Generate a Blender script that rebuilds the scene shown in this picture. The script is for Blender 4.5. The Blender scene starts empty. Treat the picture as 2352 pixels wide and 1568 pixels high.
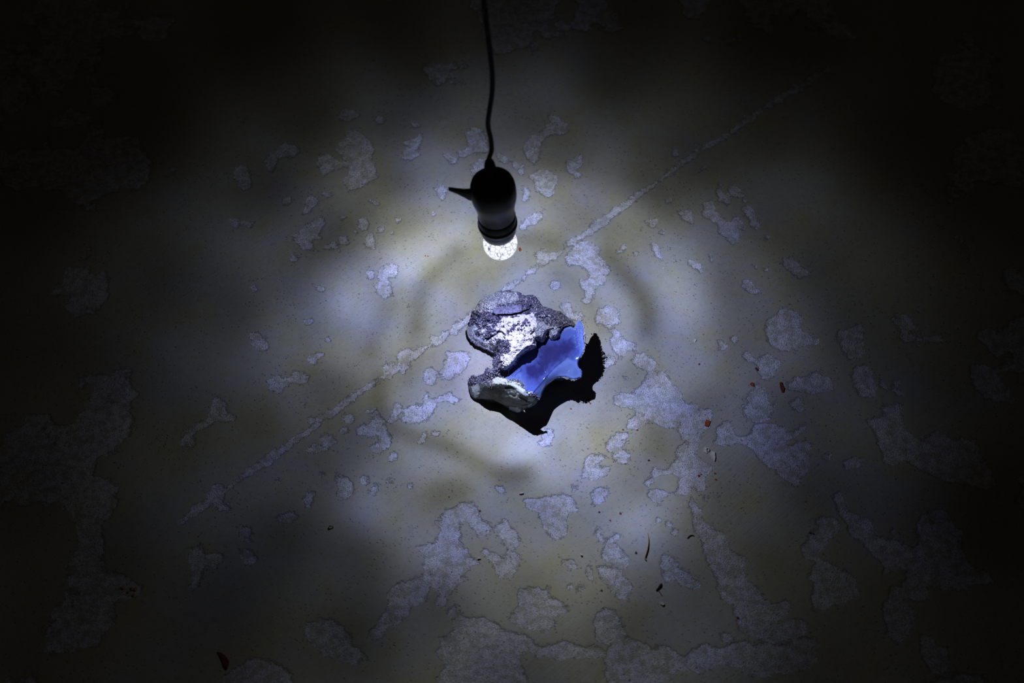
import bpy, bmesh, math
import numpy as np
from mathutils import Vector, Matrix

# ------------------------------------------------------------------ camera
SC = bpy.context.scene
COL = SC.collection
W, H = 2352, 1568
FOC, SENSOR = 50.0, 36.0
F = W * FOC / SENSOR
PITCH = math.radians(55.0)
DIST = 1.72
CAM = np.array([0.0, -DIST * math.cos(PITCH), DIST * math.sin(PITCH)])
FWD = np.array([0.0, math.cos(PITCH), -math.sin(PITCH)])
UP = np.array([0.0, math.sin(PITCH), math.cos(PITCH)])
RIGHT = np.array([1.0, 0.0, 0.0])

cam_data = bpy.data.cameras.new('camera')
cam_data.lens = FOC
cam_data.sensor_width = SENSOR
cam_data.clip_start = 0.05
cam_data.clip_end = 50
cam_data.dof.use_dof = True
cam_data.dof.focus_distance = 1.69
cam_data.dof.aperture_fstop = 4.5
cam = bpy.data.objects.new('camera', cam_data)
COL.objects.link(cam)
cam.location = CAM
cam.rotation_euler = (math.pi / 2 - PITCH, 0, 0)
SC.camera = cam

# ------------------------------------------------------------------ dim room light, exposure
world = bpy.data.worlds.new('dark_room')
SC.world = world
world.use_nodes = True
bg = world.node_tree.nodes['Background']
bg.inputs[0].default_value = (1.0, 0.80, 0.52, 1)
bg.inputs[1].default_value = 0.0095
SC.view_settings.view_transform = 'Standard'
SC.view_settings.look = 'None'
SC.view_settings.exposure = 0.0
SC.view_settings.gamma = 1.0
SC.view_settings.use_curve_mapping = False

# ------------------------------------------------------------------ helpers
rng = np.random.default_rng(7)

def unproj(px, py, z):
    """photo pixel + height above the floor (m) -> world point"""
    px = np.asarray(px, float); py = np.asarray(py, float); z = np.asarray(z, float)
    a = (px - W / 2) / F
    b = (H / 2 - py) / F
    d = FWD[None, :] + a.reshape(-1, 1) * RIGHT + b.reshape(-1, 1) * UP
    t = (z.reshape(-1) - CAM[2]) / d[:, 2]
    return CAM[None, :] + t[:, None] * d

def up1(px, py, z=0.0):
    return Vector(unproj([px], [py], [z])[0])

def ray_at_y(px, py, Y):
    d = FWD + (px - W / 2) / F * RIGHT + (H / 2 - py) / F * UP
    t = (Y - CAM[1]) / d[1]
    return Vector(CAM + t * d)

def proj(P):
    P = np.asarray(P, float).reshape(-1, 3) - CAM
    k = P @ FWD
    return W / 2 + F * (P @ RIGHT) / k, H / 2 - F * (P @ UP) / k

def _hash(ix, iy, seed):
    h = (ix.astype(np.int64) * 374761393 + iy.astype(np.int64) * 668265263 + seed * 982451653) & 0x7fffffff
    h = ((h ^ (h >> 13)) * 1274126177) & 0x7fffffff
    return ((h ^ (h >> 16)) & 0xffff) / 65535.0

def vnoise(x, y, seed=0):
    x0 = np.floor(x); y0 = np.floor(y)
    fx = x - x0; fy = y - y0
    fx = fx * fx * (3 - 2 * fx); fy = fy * fy * (3 - 2 * fy)
    a = _hash(x0, y0, seed); b = _hash(x0 + 1, y0, seed)
    c = _hash(x0, y0 + 1, seed); d = _hash(x0 + 1, y0 + 1, seed)
    return (a * (1 - fx) + b * fx) * (1 - fy) + (c * (1 - fx) + d * fx) * fy

def fbm(x, y, oct=4, seed=0):
    s = 0.0; amp = 0.5; tot = 0
    for k in range(oct):
        s = s + amp * vnoise(x * 2 ** k + 17.3 * k, y * 2 ** k - 9.1 * k, seed + k); tot += amp; amp *= 0.5
    return s / tot

def sstep(a, b, x):
    t = np.clip((x - a) / (b - a), 0, 1)
    return t * t * (3 - 2 * t)

def seg_dist(P, A, B):
    AB = B - A
    t = np.clip(((P - A) @ AB) / max(AB @ AB, 1e-12), 0, 1)
    Q = A + t[:, None] * AB
    return np.hypot(P[:, 0] - Q[:, 0], P[:, 1] - Q[:, 1]), Q

def poly_sdf(P, poly, want_near=False):
    """signed distance, positive inside"""
    poly = np.asarray(poly, float)
    best = np.full(len(P), 1e9); near = np.zeros_like(P)
    inside = np.zeros(len(P), bool)
    n = len(poly)
    for i in range(n):
        A = poly[i]; B = poly[(i + 1) % n]
        d, Q = seg_dist(P, A, B)
        m = d < best
        best[m] = d[m]; near[m] = Q[m]
        if A[1] != B[1]:
            c = ((A[1] > P[:, 1]) != (B[1] > P[:, 1])) & \
                (P[:, 0] < (B[0] - A[0]) * (P[:, 1] - A[1]) / (B[1] - A[1]) + A[0])
            inside ^= c
    s = np.where(inside, best, -best)
    return (s, near) if want_near else s

def line_dist(P, pts):
    pts = np.asarray(pts, float)
    best = np.full(len(P), 1e9)
    for i in range(len(pts) - 1):
        d, _ = seg_dist(P, pts[i], pts[i + 1])
        best = np.minimum(best, d)
    return best

def catmull(pts, sub=6, closed=True):
    pts = np.asarray(pts, float); n = len(pts); out = []
    rngi = range(n) if closed else range(n - 1)
    for i in rngi:
        if closed:
            p0, p1, p2, p3 = pts[(i - 1) % n], pts[i], pts[(i + 1) % n], pts[(i + 2) % n]
        else:
            p0, p1, p2, p3 = pts[max(i - 1, 0)], pts[i], pts[i + 1], pts[min(i + 2, n - 1)]
        for k in range(sub):
            t = k / sub
            out.append(0.5 * ((2 * p1) + (-p0 + p2) * t + (2 * p0 - 5 * p1 + 4 * p2 - p3) * t ** 2 + (-p0 + 3 * p1 - 3 * p2 + p3) * t ** 3))
    if not closed:
        out.append(pts[-1])
    return np.array(out)

def mesh_np(name, verts, faces, smooth=True):
    me = bpy.data.meshes.new(name)
    verts = np.asarray(verts, np.float32); faces = np.asarray(faces, np.int32)
    me.vertices.add(len(verts)); me.vertices.foreach_set('co', verts.ravel())
    k = faces.shape[1]
    me.loops.add(faces.size); me.loops.foreach_set('vertex_index', faces.ravel())
    me.polygons.add(len(faces))
    me.polygons.foreach_set('loop_start', np.arange(0, faces.size, k, dtype=np.int32))
    me.polygons.foreach_set('loop_total', np.full(len(faces), k, np.int32))
    me.polygons.foreach_set('use_smooth', np.full(len(faces), smooth))
    me.update(calc_edges=True); me.validate()
    return me

def add_attr(me, name, vals):
    a = me.attributes.new(name, 'FLOAT', 'POINT')
    a.data.foreach_set('value', np.asarray(vals, np.float32))

def add_col(me, name, rgb):
    a = me.attributes.new(name, 'FLOAT_COLOR', 'POINT')
    c = np.ones((len(rgb), 4), np.float32); c[:, :3] = rgb
    a.data.foreach_set('color', c.ravel())

def link(name, me, mat=None, parent=None):
    o = bpy.data.objects.new(name, me); COL.objects.link(o)
    if mat is not None:
        me.materials.append(mat)
    if parent is not None:
        o.parent = parent
        o.matrix_parent_inverse = Matrix.Translation(parent.location).inverted() if parent.type == 'EMPTY' else Matrix()
    return o

def tag(o, label, cat, group=None, kind=None):
    o['label'] = label; o['category'] = cat
    if group: o['group'] = group
    if kind: o['kind'] = kind
    return o

def empty(name, loc):
    o = bpy.data.objects.new(name, None); COL.objects.link(o)
    o.location = loc; o.empty_display_size = 0.02
    return o

class NT:
    """small node-tree builder"""
    def __init__(self, name):
        self.m = bpy.data.materials.new(name); self.m.use_nodes = True
        self.t = self.m.node_tree; self.t.nodes.clear()
        self.out = self.t.nodes.new('ShaderNodeOutputMaterial')
    def n(self, typ, **kw):
        x = self.t.nodes.new('ShaderNode' + typ)
        for k, v in kw.items():
            setattr(x, k, v)
        return x
    def l(self, a, b):
        self.t.links.new(a, b)
    def put(self, sock, v):
        if hasattr(v, 'is_linked') or isinstance(v, bpy.types.NodeSocket):
            self.l(v, sock)
        else:
            sock.default_value = v
    def math(self, op, a, b=0.0, c=0.0, clamp=False):
        x = self.n('Math', operation=op, use_clamp=clamp)
        self.put(x.inputs[0], a); self.put(x.inputs[1], b); self.put(x.inputs[2], c)
        return x.outputs[0]
    def ramp(self, v, a, b, lo=0.0, hi=1.0, smooth=True):
        x = self.n('MapRange', interpolation_type='SMOOTHSTEP' if smooth else 'LINEAR')
        self.put(x.inputs[0], v); self.put(x.inputs[1], a); self.put(x.inputs[2], b)
        self.put(x.inputs[3], lo); self.put(x.inputs[4], hi)
        return x.outputs[0]
    def mix(self, f, a, b, mode='MIX'):
        x = self.n('MixRGB', blend_type=mode)
        self.put(x.inputs[0], f); self.put(x.inputs[1], a); self.put(x.inputs[2], b)
        return x.outputs[0]
    def attr(self, name):
        x = self.n('Attribute', attribute_name=name)
        return x
    def coord(self):
        return self.n('TexCoord').outputs['Object']
    def mapping(self, v, scale=(1, 1, 1), rot=(0, 0, 0)):
        x = self.n('Mapping'); self.l(v, x.inputs[0])
        x.inputs['Rotation'].default_value = rot; x.inputs['Scale'].default_value = scale
        return x.outputs[0]
    def noise(self, v, scale, detail=4, rough=0.55, dist=0.0):
        x = self.n('TexNoise'); self.l(v, x.inputs['Vector'])
        x.inputs['Scale'].default_value = scale; x.inputs['Detail'].default_value = detail
        x.inputs['Roughness'].default_value = rough; x.inputs['Distortion'].default_value = dist
        return x.outputs[0]
    def voro(self, v, scale, feature='F1', rnd=1.0):
        x = self.n('TexVoronoi', feature=feature); self.l(v, x.inputs['Vector'])
        x.inputs['Scale'].default_value = scale; x.inputs['Randomness'].default_value = rnd
        return x
    def bump(self, h, dist, strength=1.0, normal=None):
        x = self.n('Bump'); self.put(x.inputs['Height'], h)
        x.inputs['Distance'].default_value = dist; x.inputs['Strength'].default_value = strength
        if normal is not None: self.l(normal, x.inputs['Normal'])
        return x.outputs[0]
    def bsdf(self, color, rough=0.6, spec=0.5, normal=None, **kw):
        b = self.n('BsdfPrincipled')
        self.put(b.inputs['Base Color'], color); self.put(b.inputs['Roughness'], rough)
        self.put(b.inputs['Specular IOR Level'], spec)
        if normal is not None: self.l(normal, b.inputs['Normal'])
        for k, v in kw.items():
            self.put(b.inputs[k.replace('_', ' ')], v)
        self.l(b.outputs[0], self.out.inputs[0])
        return b

def rgb(r, g, b): return (r, g, b, 1.0)

def simple_mat(name, col, rough=0.6, spec=0.4, nscale=300, namp=0.25, bumpd=0.0):
    t = NT(name); c = t.coord()
    nz = t.noise(c, nscale, 4)
    colr = t.mix(t.ramp(nz, 0.3, 0.7), rgb(*[x * (1 - namp) for x in col]), rgb(*[min(1, x * (1 + namp)) for x in col]))
    nb = t.bump(nz, bumpd) if bumpd else None
    t.bsdf(colr, rough, spec, nb)
    return t.m

# ------------------------------------------------------------------ floor: smooth coat flaked off in patches
FR = dict(A=(400, 200, 2.94), B=(1200, 200, 2.94), C=(400, 733, 2.94), D=(1200, 733, 2.94),
          E=(700, 1035, 2.94), F=(1400, 1035, 2.94), G=(1752, 733, 3.92), H=(0, 1045, 3.0))
PATCH = {
 'A': [[(1100,400),(1200,300),(1290,330),(1350,400),(1340,500),(1370,610),(1290,650),(1180,700),(1150,610),(1190,520),(1120,470)],
       [(1000,600),(980,500),(1040,450),(1120,500),(1190,530),(1080,560)],
       [(1560,370),(1670,320),(1660,390),(1640,430),(1650,460),(1560,490),(1540,430),(1590,400)],
       [(1970,310),(2040,270),(2110,330),(2110,430),(2040,440),(1960,470),(1910,440),(1980,410)],
       [(2030,500),(2110,480),(2130,560),(2070,590),(2010,590)],
       [(1825,450),(1900,470),(1900,520),(1860,500)],
       [(1770,690),(1810,660),(1845,700),(1820,755),(1780,740)],
       [(1250,910),(1290,890),(1320,920),(1310,960),(1270,970)],
       [(1300,990),(1330,980),(1360,1050),(1340,1085),(1280,1050)],
       [(1115,1005),(1160,1010),(1170,1055),(1130,1060)],
       [(1020,1080),(1070,1045),(1120,1080),(1110,1105),(1050,1090)],
       [(1360,1250),(1430,1200),(1500,1215),(1500,1270),(1440,1300),(1470,1390),(1420,1435),(1360,1390),(1350,1340),(1380,1300)],
       [(1305,1260),(1340,1240),(1360,1270),(1330,1300)],
       [(1310,750),(1390,780),(1370,805),(1330,785)], [(1100,855),(1160,875),(1130,890)],
       [(880,800),(920,740),(970,760),(950,810),(900,860),(860,850)],
       [(830,980),(960,890),(1020,900),(990,990),(1000,1030),(940,1040),(960,1090),(920,1110),(830,1060),(790,1010)],
       [(1000,710),(1060,730),(1030,745)],
       [(370,890),(410,880),(440,920),(420,960),(380,930)], [(450,910),(530,905),(520,945),(460,940)],
       [(410,540),(480,540),(520,640),(490,690),(430,680)],
       [(620,480),(750,380),(850,430),(800,470),(700,480),(660,560),(630,520)],
       [(1110,180),(1170,150),(1250,190),(1200,225),(1130,220)], [(1360,200),(1420,200),(1420,250),(1360,250)],
       [(1600,240),(1660,255),(1630,270)], [(940,1330),(1005,1360),(980,1375)],
       [(2190,440),(2260,480),(2240,505),(2180,480)], [(2280,490),(2352,520),(2352,560),(2290,540)]],
 'B': [[(170,170),(220,190),(300,250),(280,310),(190,320),(130,370),(130,430),(110,490),(70,520),(20,450),(10,390),(60,330),(150,280),(180,230)],
       [(300,500),(390,460),(400,510),(370,560),(385,600),(350,605),(310,560)],
       [(60,590),(170,555),(220,590),(235,640),(215,720),(150,735),(85,690),(80,640)],
       [(0,670),(40,680),(50,740),(20,770),(0,760)], [(0,500),(12,540),(0,600),(-25,560)],
       [(0,900),(60,860),(120,830),(145,835),(120,890),(60,930),(0,975),(-20,940)],
       [(320,1090),(400,1030),(460,1040),(500,1090),(525,1110),(545,1180),(590,1240),(550,1310),(500,1340),(480,1400),(470,1440),(430,1460),(405,1440),(430,1400),(400,1350),(390,1300),(440,1290),(440,1250),(380,1210),(300,1190),(290,1150)],
       [(85,1150),(120,1100),(190,1130),(180,1170),(120,1190)],
       [(1060,850),(1100,820),(1140,840),(1150,920),(1120,900),(1070,880)],
       [(845,905),(900,890),(915,920),(870,950)],
       [(1300,720),(1330,650),(1350,690),(1400,730),(1415,790),(1370,790),(1320,750)],
       [(1380,690),(1430,660),(1480,700),(1490,740),(1440,740)],
       [(1220,800),(1280,770),(1320,850),(1400,900),(1440,880),(1500,920),(1505,970),(1450,950),(1480,1000),(1430,1050),(1400,1040),(1330,990),(1330,940),(1240,880)],
       [(1490,830),(1530,795),(1580,860),(1615,920),(1580,960),(1530,920)],
       [(865,1060),(890,1045),(940,1120),(935,1165),(890,1120)],
       [(1130,1180),(1160,1170),(1215,1210),(1210,1250),(1150,1220)],
       [(1480,1330),(1510,1295),(1560,1320),(1595,1390),(1560,1400),(1500,1370)],
       [(1770,1180),(1820,1150),(1920,1230),(1910,1280),(1850,1270),(1790,1220)],
       [(1185,560),(1240,525),(1250,550),(1200,580)], [(630,1100),(680,1065),(690,1090),(650,1120)],
       [(1260,1130),(1290,1150),(1280,1185)], [(1540,1190),(1590,1210),(1580,1235)], [(1615,1215),(1670,1235),(1640,1250)],
       [(500,1510),(560,1470),(640,1500),(660,1570),(640,1600),(520,1600)],
       [(180,1330),(230,1310),(250,1350),(200,1370)], [(270,1480),(320,1460),(345,1530),(400,1520),(400,1567),(300,1567)]],
 'C': [[(1710,110),(1780,110),(1790,150),(1740,150)],
       [(1400,330),(1470,290),(1520,300),(1510,240),(1580,190),(1600,230),(1570,280),(1590,300),(1550,370),(1520,340),(1430,385)],
       [(1690,360),(1730,320),(1765,370),(1740,440),(1700,430)],
       [(1800,380),(1830,260),(1840,210),(1970,230),(1950,350),(1890,360),(1880,415),(1830,400)],
       [(1680,510),(1720,490),(1740,530),(1870,480),(1890,510),(1940,550),(1900,555),(1790,570),(1750,640),(1700,700),(1640,700),(1550,690),(1560,640),(1600,570),(1690,580)],
       [(1470,620),(1500,570),(1530,610),(1490,670),(1460,695)],
       [(1240,740),(1330,690),(1360,650),(1390,670),(1450,750),(1460,830),(1400,900),(1340,890),(1320,850),(1380,840),(1370,800),(1260,780)],
       [(890,880),(930,840),(990,850),(1010,790),(1040,780),(1090,820),(1040,870),(940,900)],
       [(625,450),(700,370),(740,400),(820,350),(910,390),(880,440),(790,420),(750,470),(700,490)],
       [(230,660),(280,520),(340,570),(360,620),(415,650),(400,680),(300,690),(230,720),(160,760),(130,860),(30,850),(60,780),(130,720)],
       [(500,100),(550,85),(620,130),(630,185),(560,210),(530,160)],
       [(900,260),(980,215),(1000,240),(960,280),(990,300),(930,310)],
       [(1080,1060),(1110,1050),(1200,1090),(1200,1180),(1110,1220),(1100,1140)],
       [(1240,1080),(1290,1045),(1310,1100),(1290,1130)], [(1320,1150),(1380,1110),(1375,1170),(1340,1200)],
       [(880,1180),(930,1160),(945,1230),(910,1290),(870,1250)],
       [(700,1340),(750,1300),(830,1320),(820,1360),(740,1380),(700,1370)],
       [(240,1150),(300,1120),(360,1130),(350,1200),(370,1290),(300,1290),(220,1220)],
       [(1130,650),(1180,640),(1215,665),(1170,690)], [(1295,615),(1360,600),(1350,640),(1310,650)],
       [(1640,820),(1690,770),(1700,810),(1660,830)], [(1740,760),(1800,755),(1790,795),(1750,790)],
       [(1430,950),(1470,900),(1500,920),(1470,950)], [(970,1050),(1020,1030),(1020,1060),(990,1070)],
       [(960,660),(1060,610),(1090,630),(1000,690),(970,720)], [(430,1420),(490,1400),(500,1460),(530,1500),(460,1490)],
       [(870,0),(930,10),(920,40),(880,30)], [(1190,530),(1240,470),(1290,470),(1210,545)]],
 'D': [[(580,60),(640,70),(690,130),(770,180),(775,220),(700,215),(690,250),(620,220),(600,150)],
       [(510,-40),(570,-30),(600,30),(570,60),(530,40)], [(535,300),(580,250),(640,270),(610,310),(550,340)],
       [(755,250),(800,230),(850,250),(900,290),(890,340),(910,370),(960,355),(1000,420),(1060,480),(1080,570),(1170,580),(1180,610),(1270,620),(1260,700),(1220,760),(1190,830),(1110,820),(1050,760),(1060,700),(1000,730),(860,700),(790,620),(700,600),(640,580),(620,530),(670,500),(740,490),(790,440),(830,420),(850,350),(800,330),(760,290)],
       [(690,700),(760,660),(790,640),(830,690),(770,740),(700,740)],
       [(570,850),(630,770),(720,770),(710,820),(660,830),(720,910),(710,970),(640,960),(610,920),(570,900)],
       [(400,1040),(430,940),(520,910),(570,930),(520,980),(580,1000),(580,1050),(520,1080),(420,1070)],
       [(340,1130),(390,1095),(400,1130),(350,1160)],
       [(820,1100),(880,1060),(870,1000),(960,1020),(1040,960),(1060,850),(1190,840),(1180,900),(1260,980),(1290,1000),(1230,1090),(1230,1150),(1190,1165),(1150,1120),(1130,1180),(1080,1200),(1020,1190),(940,1210),(920,1250),(860,1200),(870,1150),(1010,1165),(1050,1120),(1050,1050),(940,1060),(880,1090),(840,1130)],
       [(1310,800),(1350,700),(1400,710),(1440,780),(1500,790),(1560,740),(1600,700),(1750,720),(1800,760),(1900,710),(1920,740),(1840,800),(1790,840),(1930,820),(1940,920),(1930,1030),(1870,1110),(1780,1110),(1720,1050),(1620,980),(1540,890),(1490,840),(1400,850),(1320,840)],
       [(1500,640),(1500,560),(1540,490),(1600,440),(1640,500),(1700,590),(1680,650),(1600,700),(1540,680)],
       [(1490,230),(1530,220),(1600,280),(1650,230),(1720,270),(1740,310),(1660,400),(1600,380),(1570,310),(1510,270)],
       [(1640,60),(1680,-20),(1770,-60),(1870,-30),(1870,60),(1910,110),(1990,120),(2010,170),(1880,190),(1800,220),(1680,180),(1640,120)],
       [(1800,420),(1840,380),(1900,400),(1960,350),(2030,370),(2100,430),(2090,470),(2040,500),(1900,490),(1790,470)],
       [(1820,570),(1860,540),(1900,570),(1880,610),(1840,600)],
       [(2120,80),(2200,70),(2290,30),(2310,130),(2310,220),(2250,260),(2200,270),(2140,170)],
       [(2240,340),(2330,310),(2352,450),(2290,500),(2240,440)],
       [(20,1230),(50,1200),(110,1200),(280,1180),(340,1220),(370,1270),(300,1350),(290,1450),(200,1480),(150,1430),(110,1370),(130,1290),(60,1290)],
       [(460,1170),(560,1140),(570,1190),(520,1260),(470,1220)], [(140,750),(200,740),(210,780),(160,860),(110,840)],
       [(1330,150),(1385,180),(1350,205)], [(1410,120),(1450,130),(1430,155)], [(1010,1440),(1060,1430),(1050,1465)]],
 'E': [[(890,480),(960,400),(1070,350),(1150,380),(1190,440),(1240,490),(1230,550),(1180,600),(1150,540),(1060,480),(1040,560),(1050,630),(1110,660),(1110,720),(1160,750),(1100,800),(1060,870),(1010,940),(940,1040),(890,1030),(910,960),(850,930),(820,1010),(720,1060),(650,1150),(560,1200),(500,1280),(430,1260),(440,1200),(540,1070),(580,960),(650,900),(720,860),(800,830),(810,760),(790,690),(750,640),(880,620),(900,570),(900,530)],
       [(1290,520),(1350,460),(1400,510),(1450,570),(1450,640),(1400,680),(1480,720),(1440,800),(1390,860),(1310,850),(1260,760),(1210,690),(1230,665),(1340,710),(1360,650),(1330,610)],
       [(1480,340),(1520,310),(1560,330),(1700,295),(1790,310),(1840,370),(1830,410),(1770,440),(1760,540),(1680,570),(1610,530),(1580,470),(1590,420),(1530,390)],
       [(1940,560),(1990,515),(2020,570),(2080,620),(2150,680),(2180,780),(2110,780),(2000,730),(1990,680),(2020,640),(1960,600)],
       [(1980,780),(2100,800),(2190,880),(2180,1010),(2090,990),(2040,910),(2000,840)],
       [(1710,710),(1770,730),(1830,770),(1800,790),(1740,760)], [(1890,830),(1920,760),(1950,840),(1940,880)],
       [(1440,960),(1470,930),(1640,920),(1660,980),(1750,1030),(1780,1080),(1700,1120),(1700,1190),(1600,1210),(1480,1200),(1390,1150),(1400,1100),(1440,1050)],
       [(970,1080),(1030,1060),(1080,1110),(1200,1120),(1320,1180),(1400,1240),(1500,1230),(1530,1310),(1450,1400),(1460,1600),(920,1600),(930,1440),(900,1370),(920,1280),(980,1240),(1010,1160)],
       [(0,1170),(160,1130),(230,1170),(290,1230),(330,1300),(430,1400),(300,1420),(150,1380),(0,1260)],
       [(1960,1110),(2060,1050),(2120,1110),(2150,1200),(2160,1330),(2090,1310),(1990,1290),(1970,1200)],
       [(1530,1320),(1700,1310),(1760,1290),(1990,1330),(2000,1390),(1750,1400),(1560,1390)],
       [(1290,240),(1340,230),(1350,260),(1320,290)], [(1810,240),(1860,210),(1860,250),(1820,270)]],
 'F': [[(545,310),(580,350),(620,430),(680,510),(760,550),(820,660),(910,740),(930,870),(1000,930),(1050,1000),(1110,1040),(1190,1010),(1220,1060),(1200,1130),(1280,1140),(1330,1230),(1200,1300),(1000,1260),(880,1210),(830,1060),(740,990),(740,900),(690,800),(620,620),(570,520)],
       [(350,720),(390,710),(470,770),(560,850),(600,900),(540,930),(470,900),(450,860),(380,870),(360,800)],
       [(1290,640),(1340,590),(1400,520),(1380,460),(1500,450),(1560,520),(1470,600),(1420,700),(1560,800),(1680,900),(1650,990),(1480,1070),(1360,1060),(1380,900),(1340,850),(1400,760),(1300,700)],
       [(1510,300),(1570,280),(1620,400),(1740,450),(1780,560),(1900,600),(1990,640),(2020,740),(1850,830),(1840,760),(1650,580),(1540,400)],
       [(2120,600),(2190,640),(2260,740),(2200,770),(2110,690)],
       [(1880,960),(2090,830),(2160,950),(2110,1010),(1990,1000),(2070,1130),(2030,1230),(1960,1300),(1870,1200)],
       [(0,1320),(150,1270),(300,1330),(400,1320),(500,1380),(620,1310),(760,1330),(900,1280),(1100,1320),(1300,1250),(1400,1300),(1350,1450),(1000,1520),(800,1440),(600,1500),(480,1480),(300,1590),(0,1590)],
       [(2100,1250),(2200,1300),(2300,1350),(2280,1500),(2150,1480)]],
 'G': [[(950,920),(1080,880),(1100,780),(1260,770),(1250,920),(1300,1000),(1450,1100),(1560,1000),(1700,1080),(1900,1100),(2000,1300),(2100,1500),(1800,1500),(1500,1400),(1300,1280),(1150,1330),(1060,1180),(1020,1050)],
       [(820,430),(880,420),(980,470),(1010,560),(1000,680),(890,680),(820,580)], [(1050,510),(1080,540),(1110,630),(1060,570)],
       [(1150,640),(1220,540),(1250,580),(1210,630),(1280,690)], [(720,1280),(870,1240),(900,1280),(780,1340)],
       [(560,1240),(620,1200),(620,1240),(580,1260)], [(1850,440),(2000,400),(2200,600),(2250,750),(2050,740),(1900,600)]],
 'H': [[(1280,680),(1400,620),(1390,850),(1340,940),(1290,910),(1320,780)], [(1620,640),(1720,660),(1770,720),(1690,750)],
       [(1640,510),(1690,490),(1740,570),(1670,570)], [(600,880),(780,820),(960,900),(900,980),(680,1040),(640,1100),(540,1060)],
       [(1400,700),(1530,690),(1500,790),(1430,770)], [(1560,1520),(1750,1400),(1950,1450),(2000,1600),(1560,1600)]],
}
DOTS = [('A',1390,968,20),('A',1472,988,18),('A',805,1145,28),('A',770,770,28),('A',540,1345,26),('A',1590,1470,17),
        ('A',1750,855,14),('A',1510,895,14),('A',1225,980,16),('B',810,950,13),('B',955,985,13),('B',985,768,14),('B',1505,770,15),
        ('B',1655,1025,14),('B',770,1125,12),('B',1030,440,18),('C',920,690,18),('C',1140,750,22),('C',1440,1090,18),
        ('C',1585,1125,15),('C',700,1100,20),('C',1040,135,18),('C',880,575,12),('D',1240,1210,22),('D',705,400,14),('E',705,237,14),
        ('E',1780,920,18),('E',1860,930,20),('E',2240,600,18),('E',2110,580,16),('F',330,470,16),('F',400,490,14),('F',445,550,20),
        ('F',655,330,18),('F',780,1265,26),('F',170,610,16)]
SEAM = [(1900,160),(1830,204),(1758,246),(1668,309),(1574,370),(1506,421),(1421,482),(1353,530),(1285,578),(1200,639),(1063,740),(978,798),
        (876,866),(801,917),(720,981),(638,1039),(529,1117),(420,1195)]

XF0, XF1, YF0, YF1, ST = -0.78, 0.78, -0.46, 0.64, 0.0017
def axis(a, b, st, lim0, lim1):
    mid = np.arange(a, b + st / 2, st)
    lo = a - np.geomspace(0.004, a - lim0, 26)[::-1]
    hi = mid[-1] + np.geomspace(0.004, lim1 - mid[-1], 26)
    return np.concatenate([lo, mid, hi])
gx = axis(XF0, XF1, ST, -2.2, 2.2)
gy = axis(YF0, YF1, ST, -1.8, 2.2)
GX, GY = np.meshgrid(gx, gy)
FP = np.stack([GX.ravel(), GY.ravel()], 1)
peel = np.full(len(FP), -0.02)
def stamp(poly, grow=0.0):
    poly = np.asarray(poly)
    lo = poly.min(0) - 0.016; hi = poly.max(0) + 0.016
    ix0, ix1 = np.searchsorted(gx, lo[0]), np.searchsorted(gx, hi[0])
    iy0, iy1 = np.searchsorted(gy, lo[1]), np.searchsorted(gy, hi[1])
    if ix1 <= ix0 or iy1 <= iy0: return
    idx = (np.arange(iy0, iy1)[:, None] * len(gx) + np.arange(ix0, ix1)[None, :]).ravel()
    peel[idx] = np.maximum(peel[idx], poly_sdf(FP[idx], poly) + grow)
for k, polys in PATCH.items():
    ox, oy, sc = FR[k]
    for p in polys:
        p = np.array(p, float)
        q = catmull(p, 3)
        stamp(unproj(ox + q[:, 0] / sc, oy + q[:, 1] / sc, np.zeros(len(q)))[:, :2])
for k, cx, cy, r in DOTS:
    ox, oy, sc = FR[k]
    a = np.linspace(0, 2 * np.pi, 9)[:-1]
    rr = r * rng.uniform(0.7, 1.2, 8)
    stamp(unproj(ox + (cx + rr * np.cos(a)) / sc, oy + (cy + rr * np.sin(a)) / sc, np.zeros(8))[:, :2], 0.0005)
seam_w = unproj([p[0] for p in SEAM], [p[1] for p in SEAM], np.zeros(len(SEAM)))[:, :2]
near = (np.abs(FP[:, 0]) < 0.8) & (np.abs(FP[:, 1]) < 0.75)
ds = line_dist(FP[near], seam_w)
sx, sy = FP[near, 0], FP[near, 1]
halfw = 0.0048 * (0.1 + 1.5 * fbm(sx * 26, sy * 26, 3, 41))
peel[near] = np.maximum(peel[near], np.clip(halfw - ds, -0.02, 0.02))
# flaking goes on beyond what the lamp shows clearly
pu, pv = proj(np.c_[FP, np.zeros(len(FP))])
out = np.maximum.reduce([sstep(2000, 2200, pu), sstep(420, 200, pu), sstep(210, 60, pv), sstep(1500, 1640, pv) * sstep(900, 600, pu)])
bg_n = (fbm(FP[:, 0] * 11 + 3, FP[:, 1] * 11, 4, 5) - 0.56) * 0.09
peel = np.where(out > 0.01, np.maximum(peel, np.minimum(bg_n, 0.02) - (1 - out) * 0.02), peel)
peel = np.clip(peel, -0.02, 0.02)
warp = (fbm(FP[:, 0] * 90, FP[:, 1] * 90, 4, 77) - 0.5) * 0.010
pm = sstep(-0.0012, 0.0012, peel + warp)
fz = -0.00025 * pm + 0.0010 * (fbm(FP[:, 0] * 9, FP[:, 1] * 9, 3, 8) - 0.5)
fz += pm * 0.0004 * (fbm(FP[:, 0] * 300, FP[:, 1] * 300, 2, 9) - 0.5)
nx, ny = len(gx), len(gy)
q = (np.arange(ny - 1)[:, None] * nx + np.arange(nx - 1)[None, :]).ravel()
floor_me = mesh_np('floor', np.c_[FP, fz], np.c_[q, q + 1, q + nx + 1, q + nx])
add_attr(floor_me, 'peel', peel + warp)
FZ = fz.reshape(ny, nx)
def floor_z(x, y):
    return float(FZ[min(np.searchsorted(gy, y), ny - 1), min(np.searchsorted(gx, x), nx - 1)])

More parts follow.
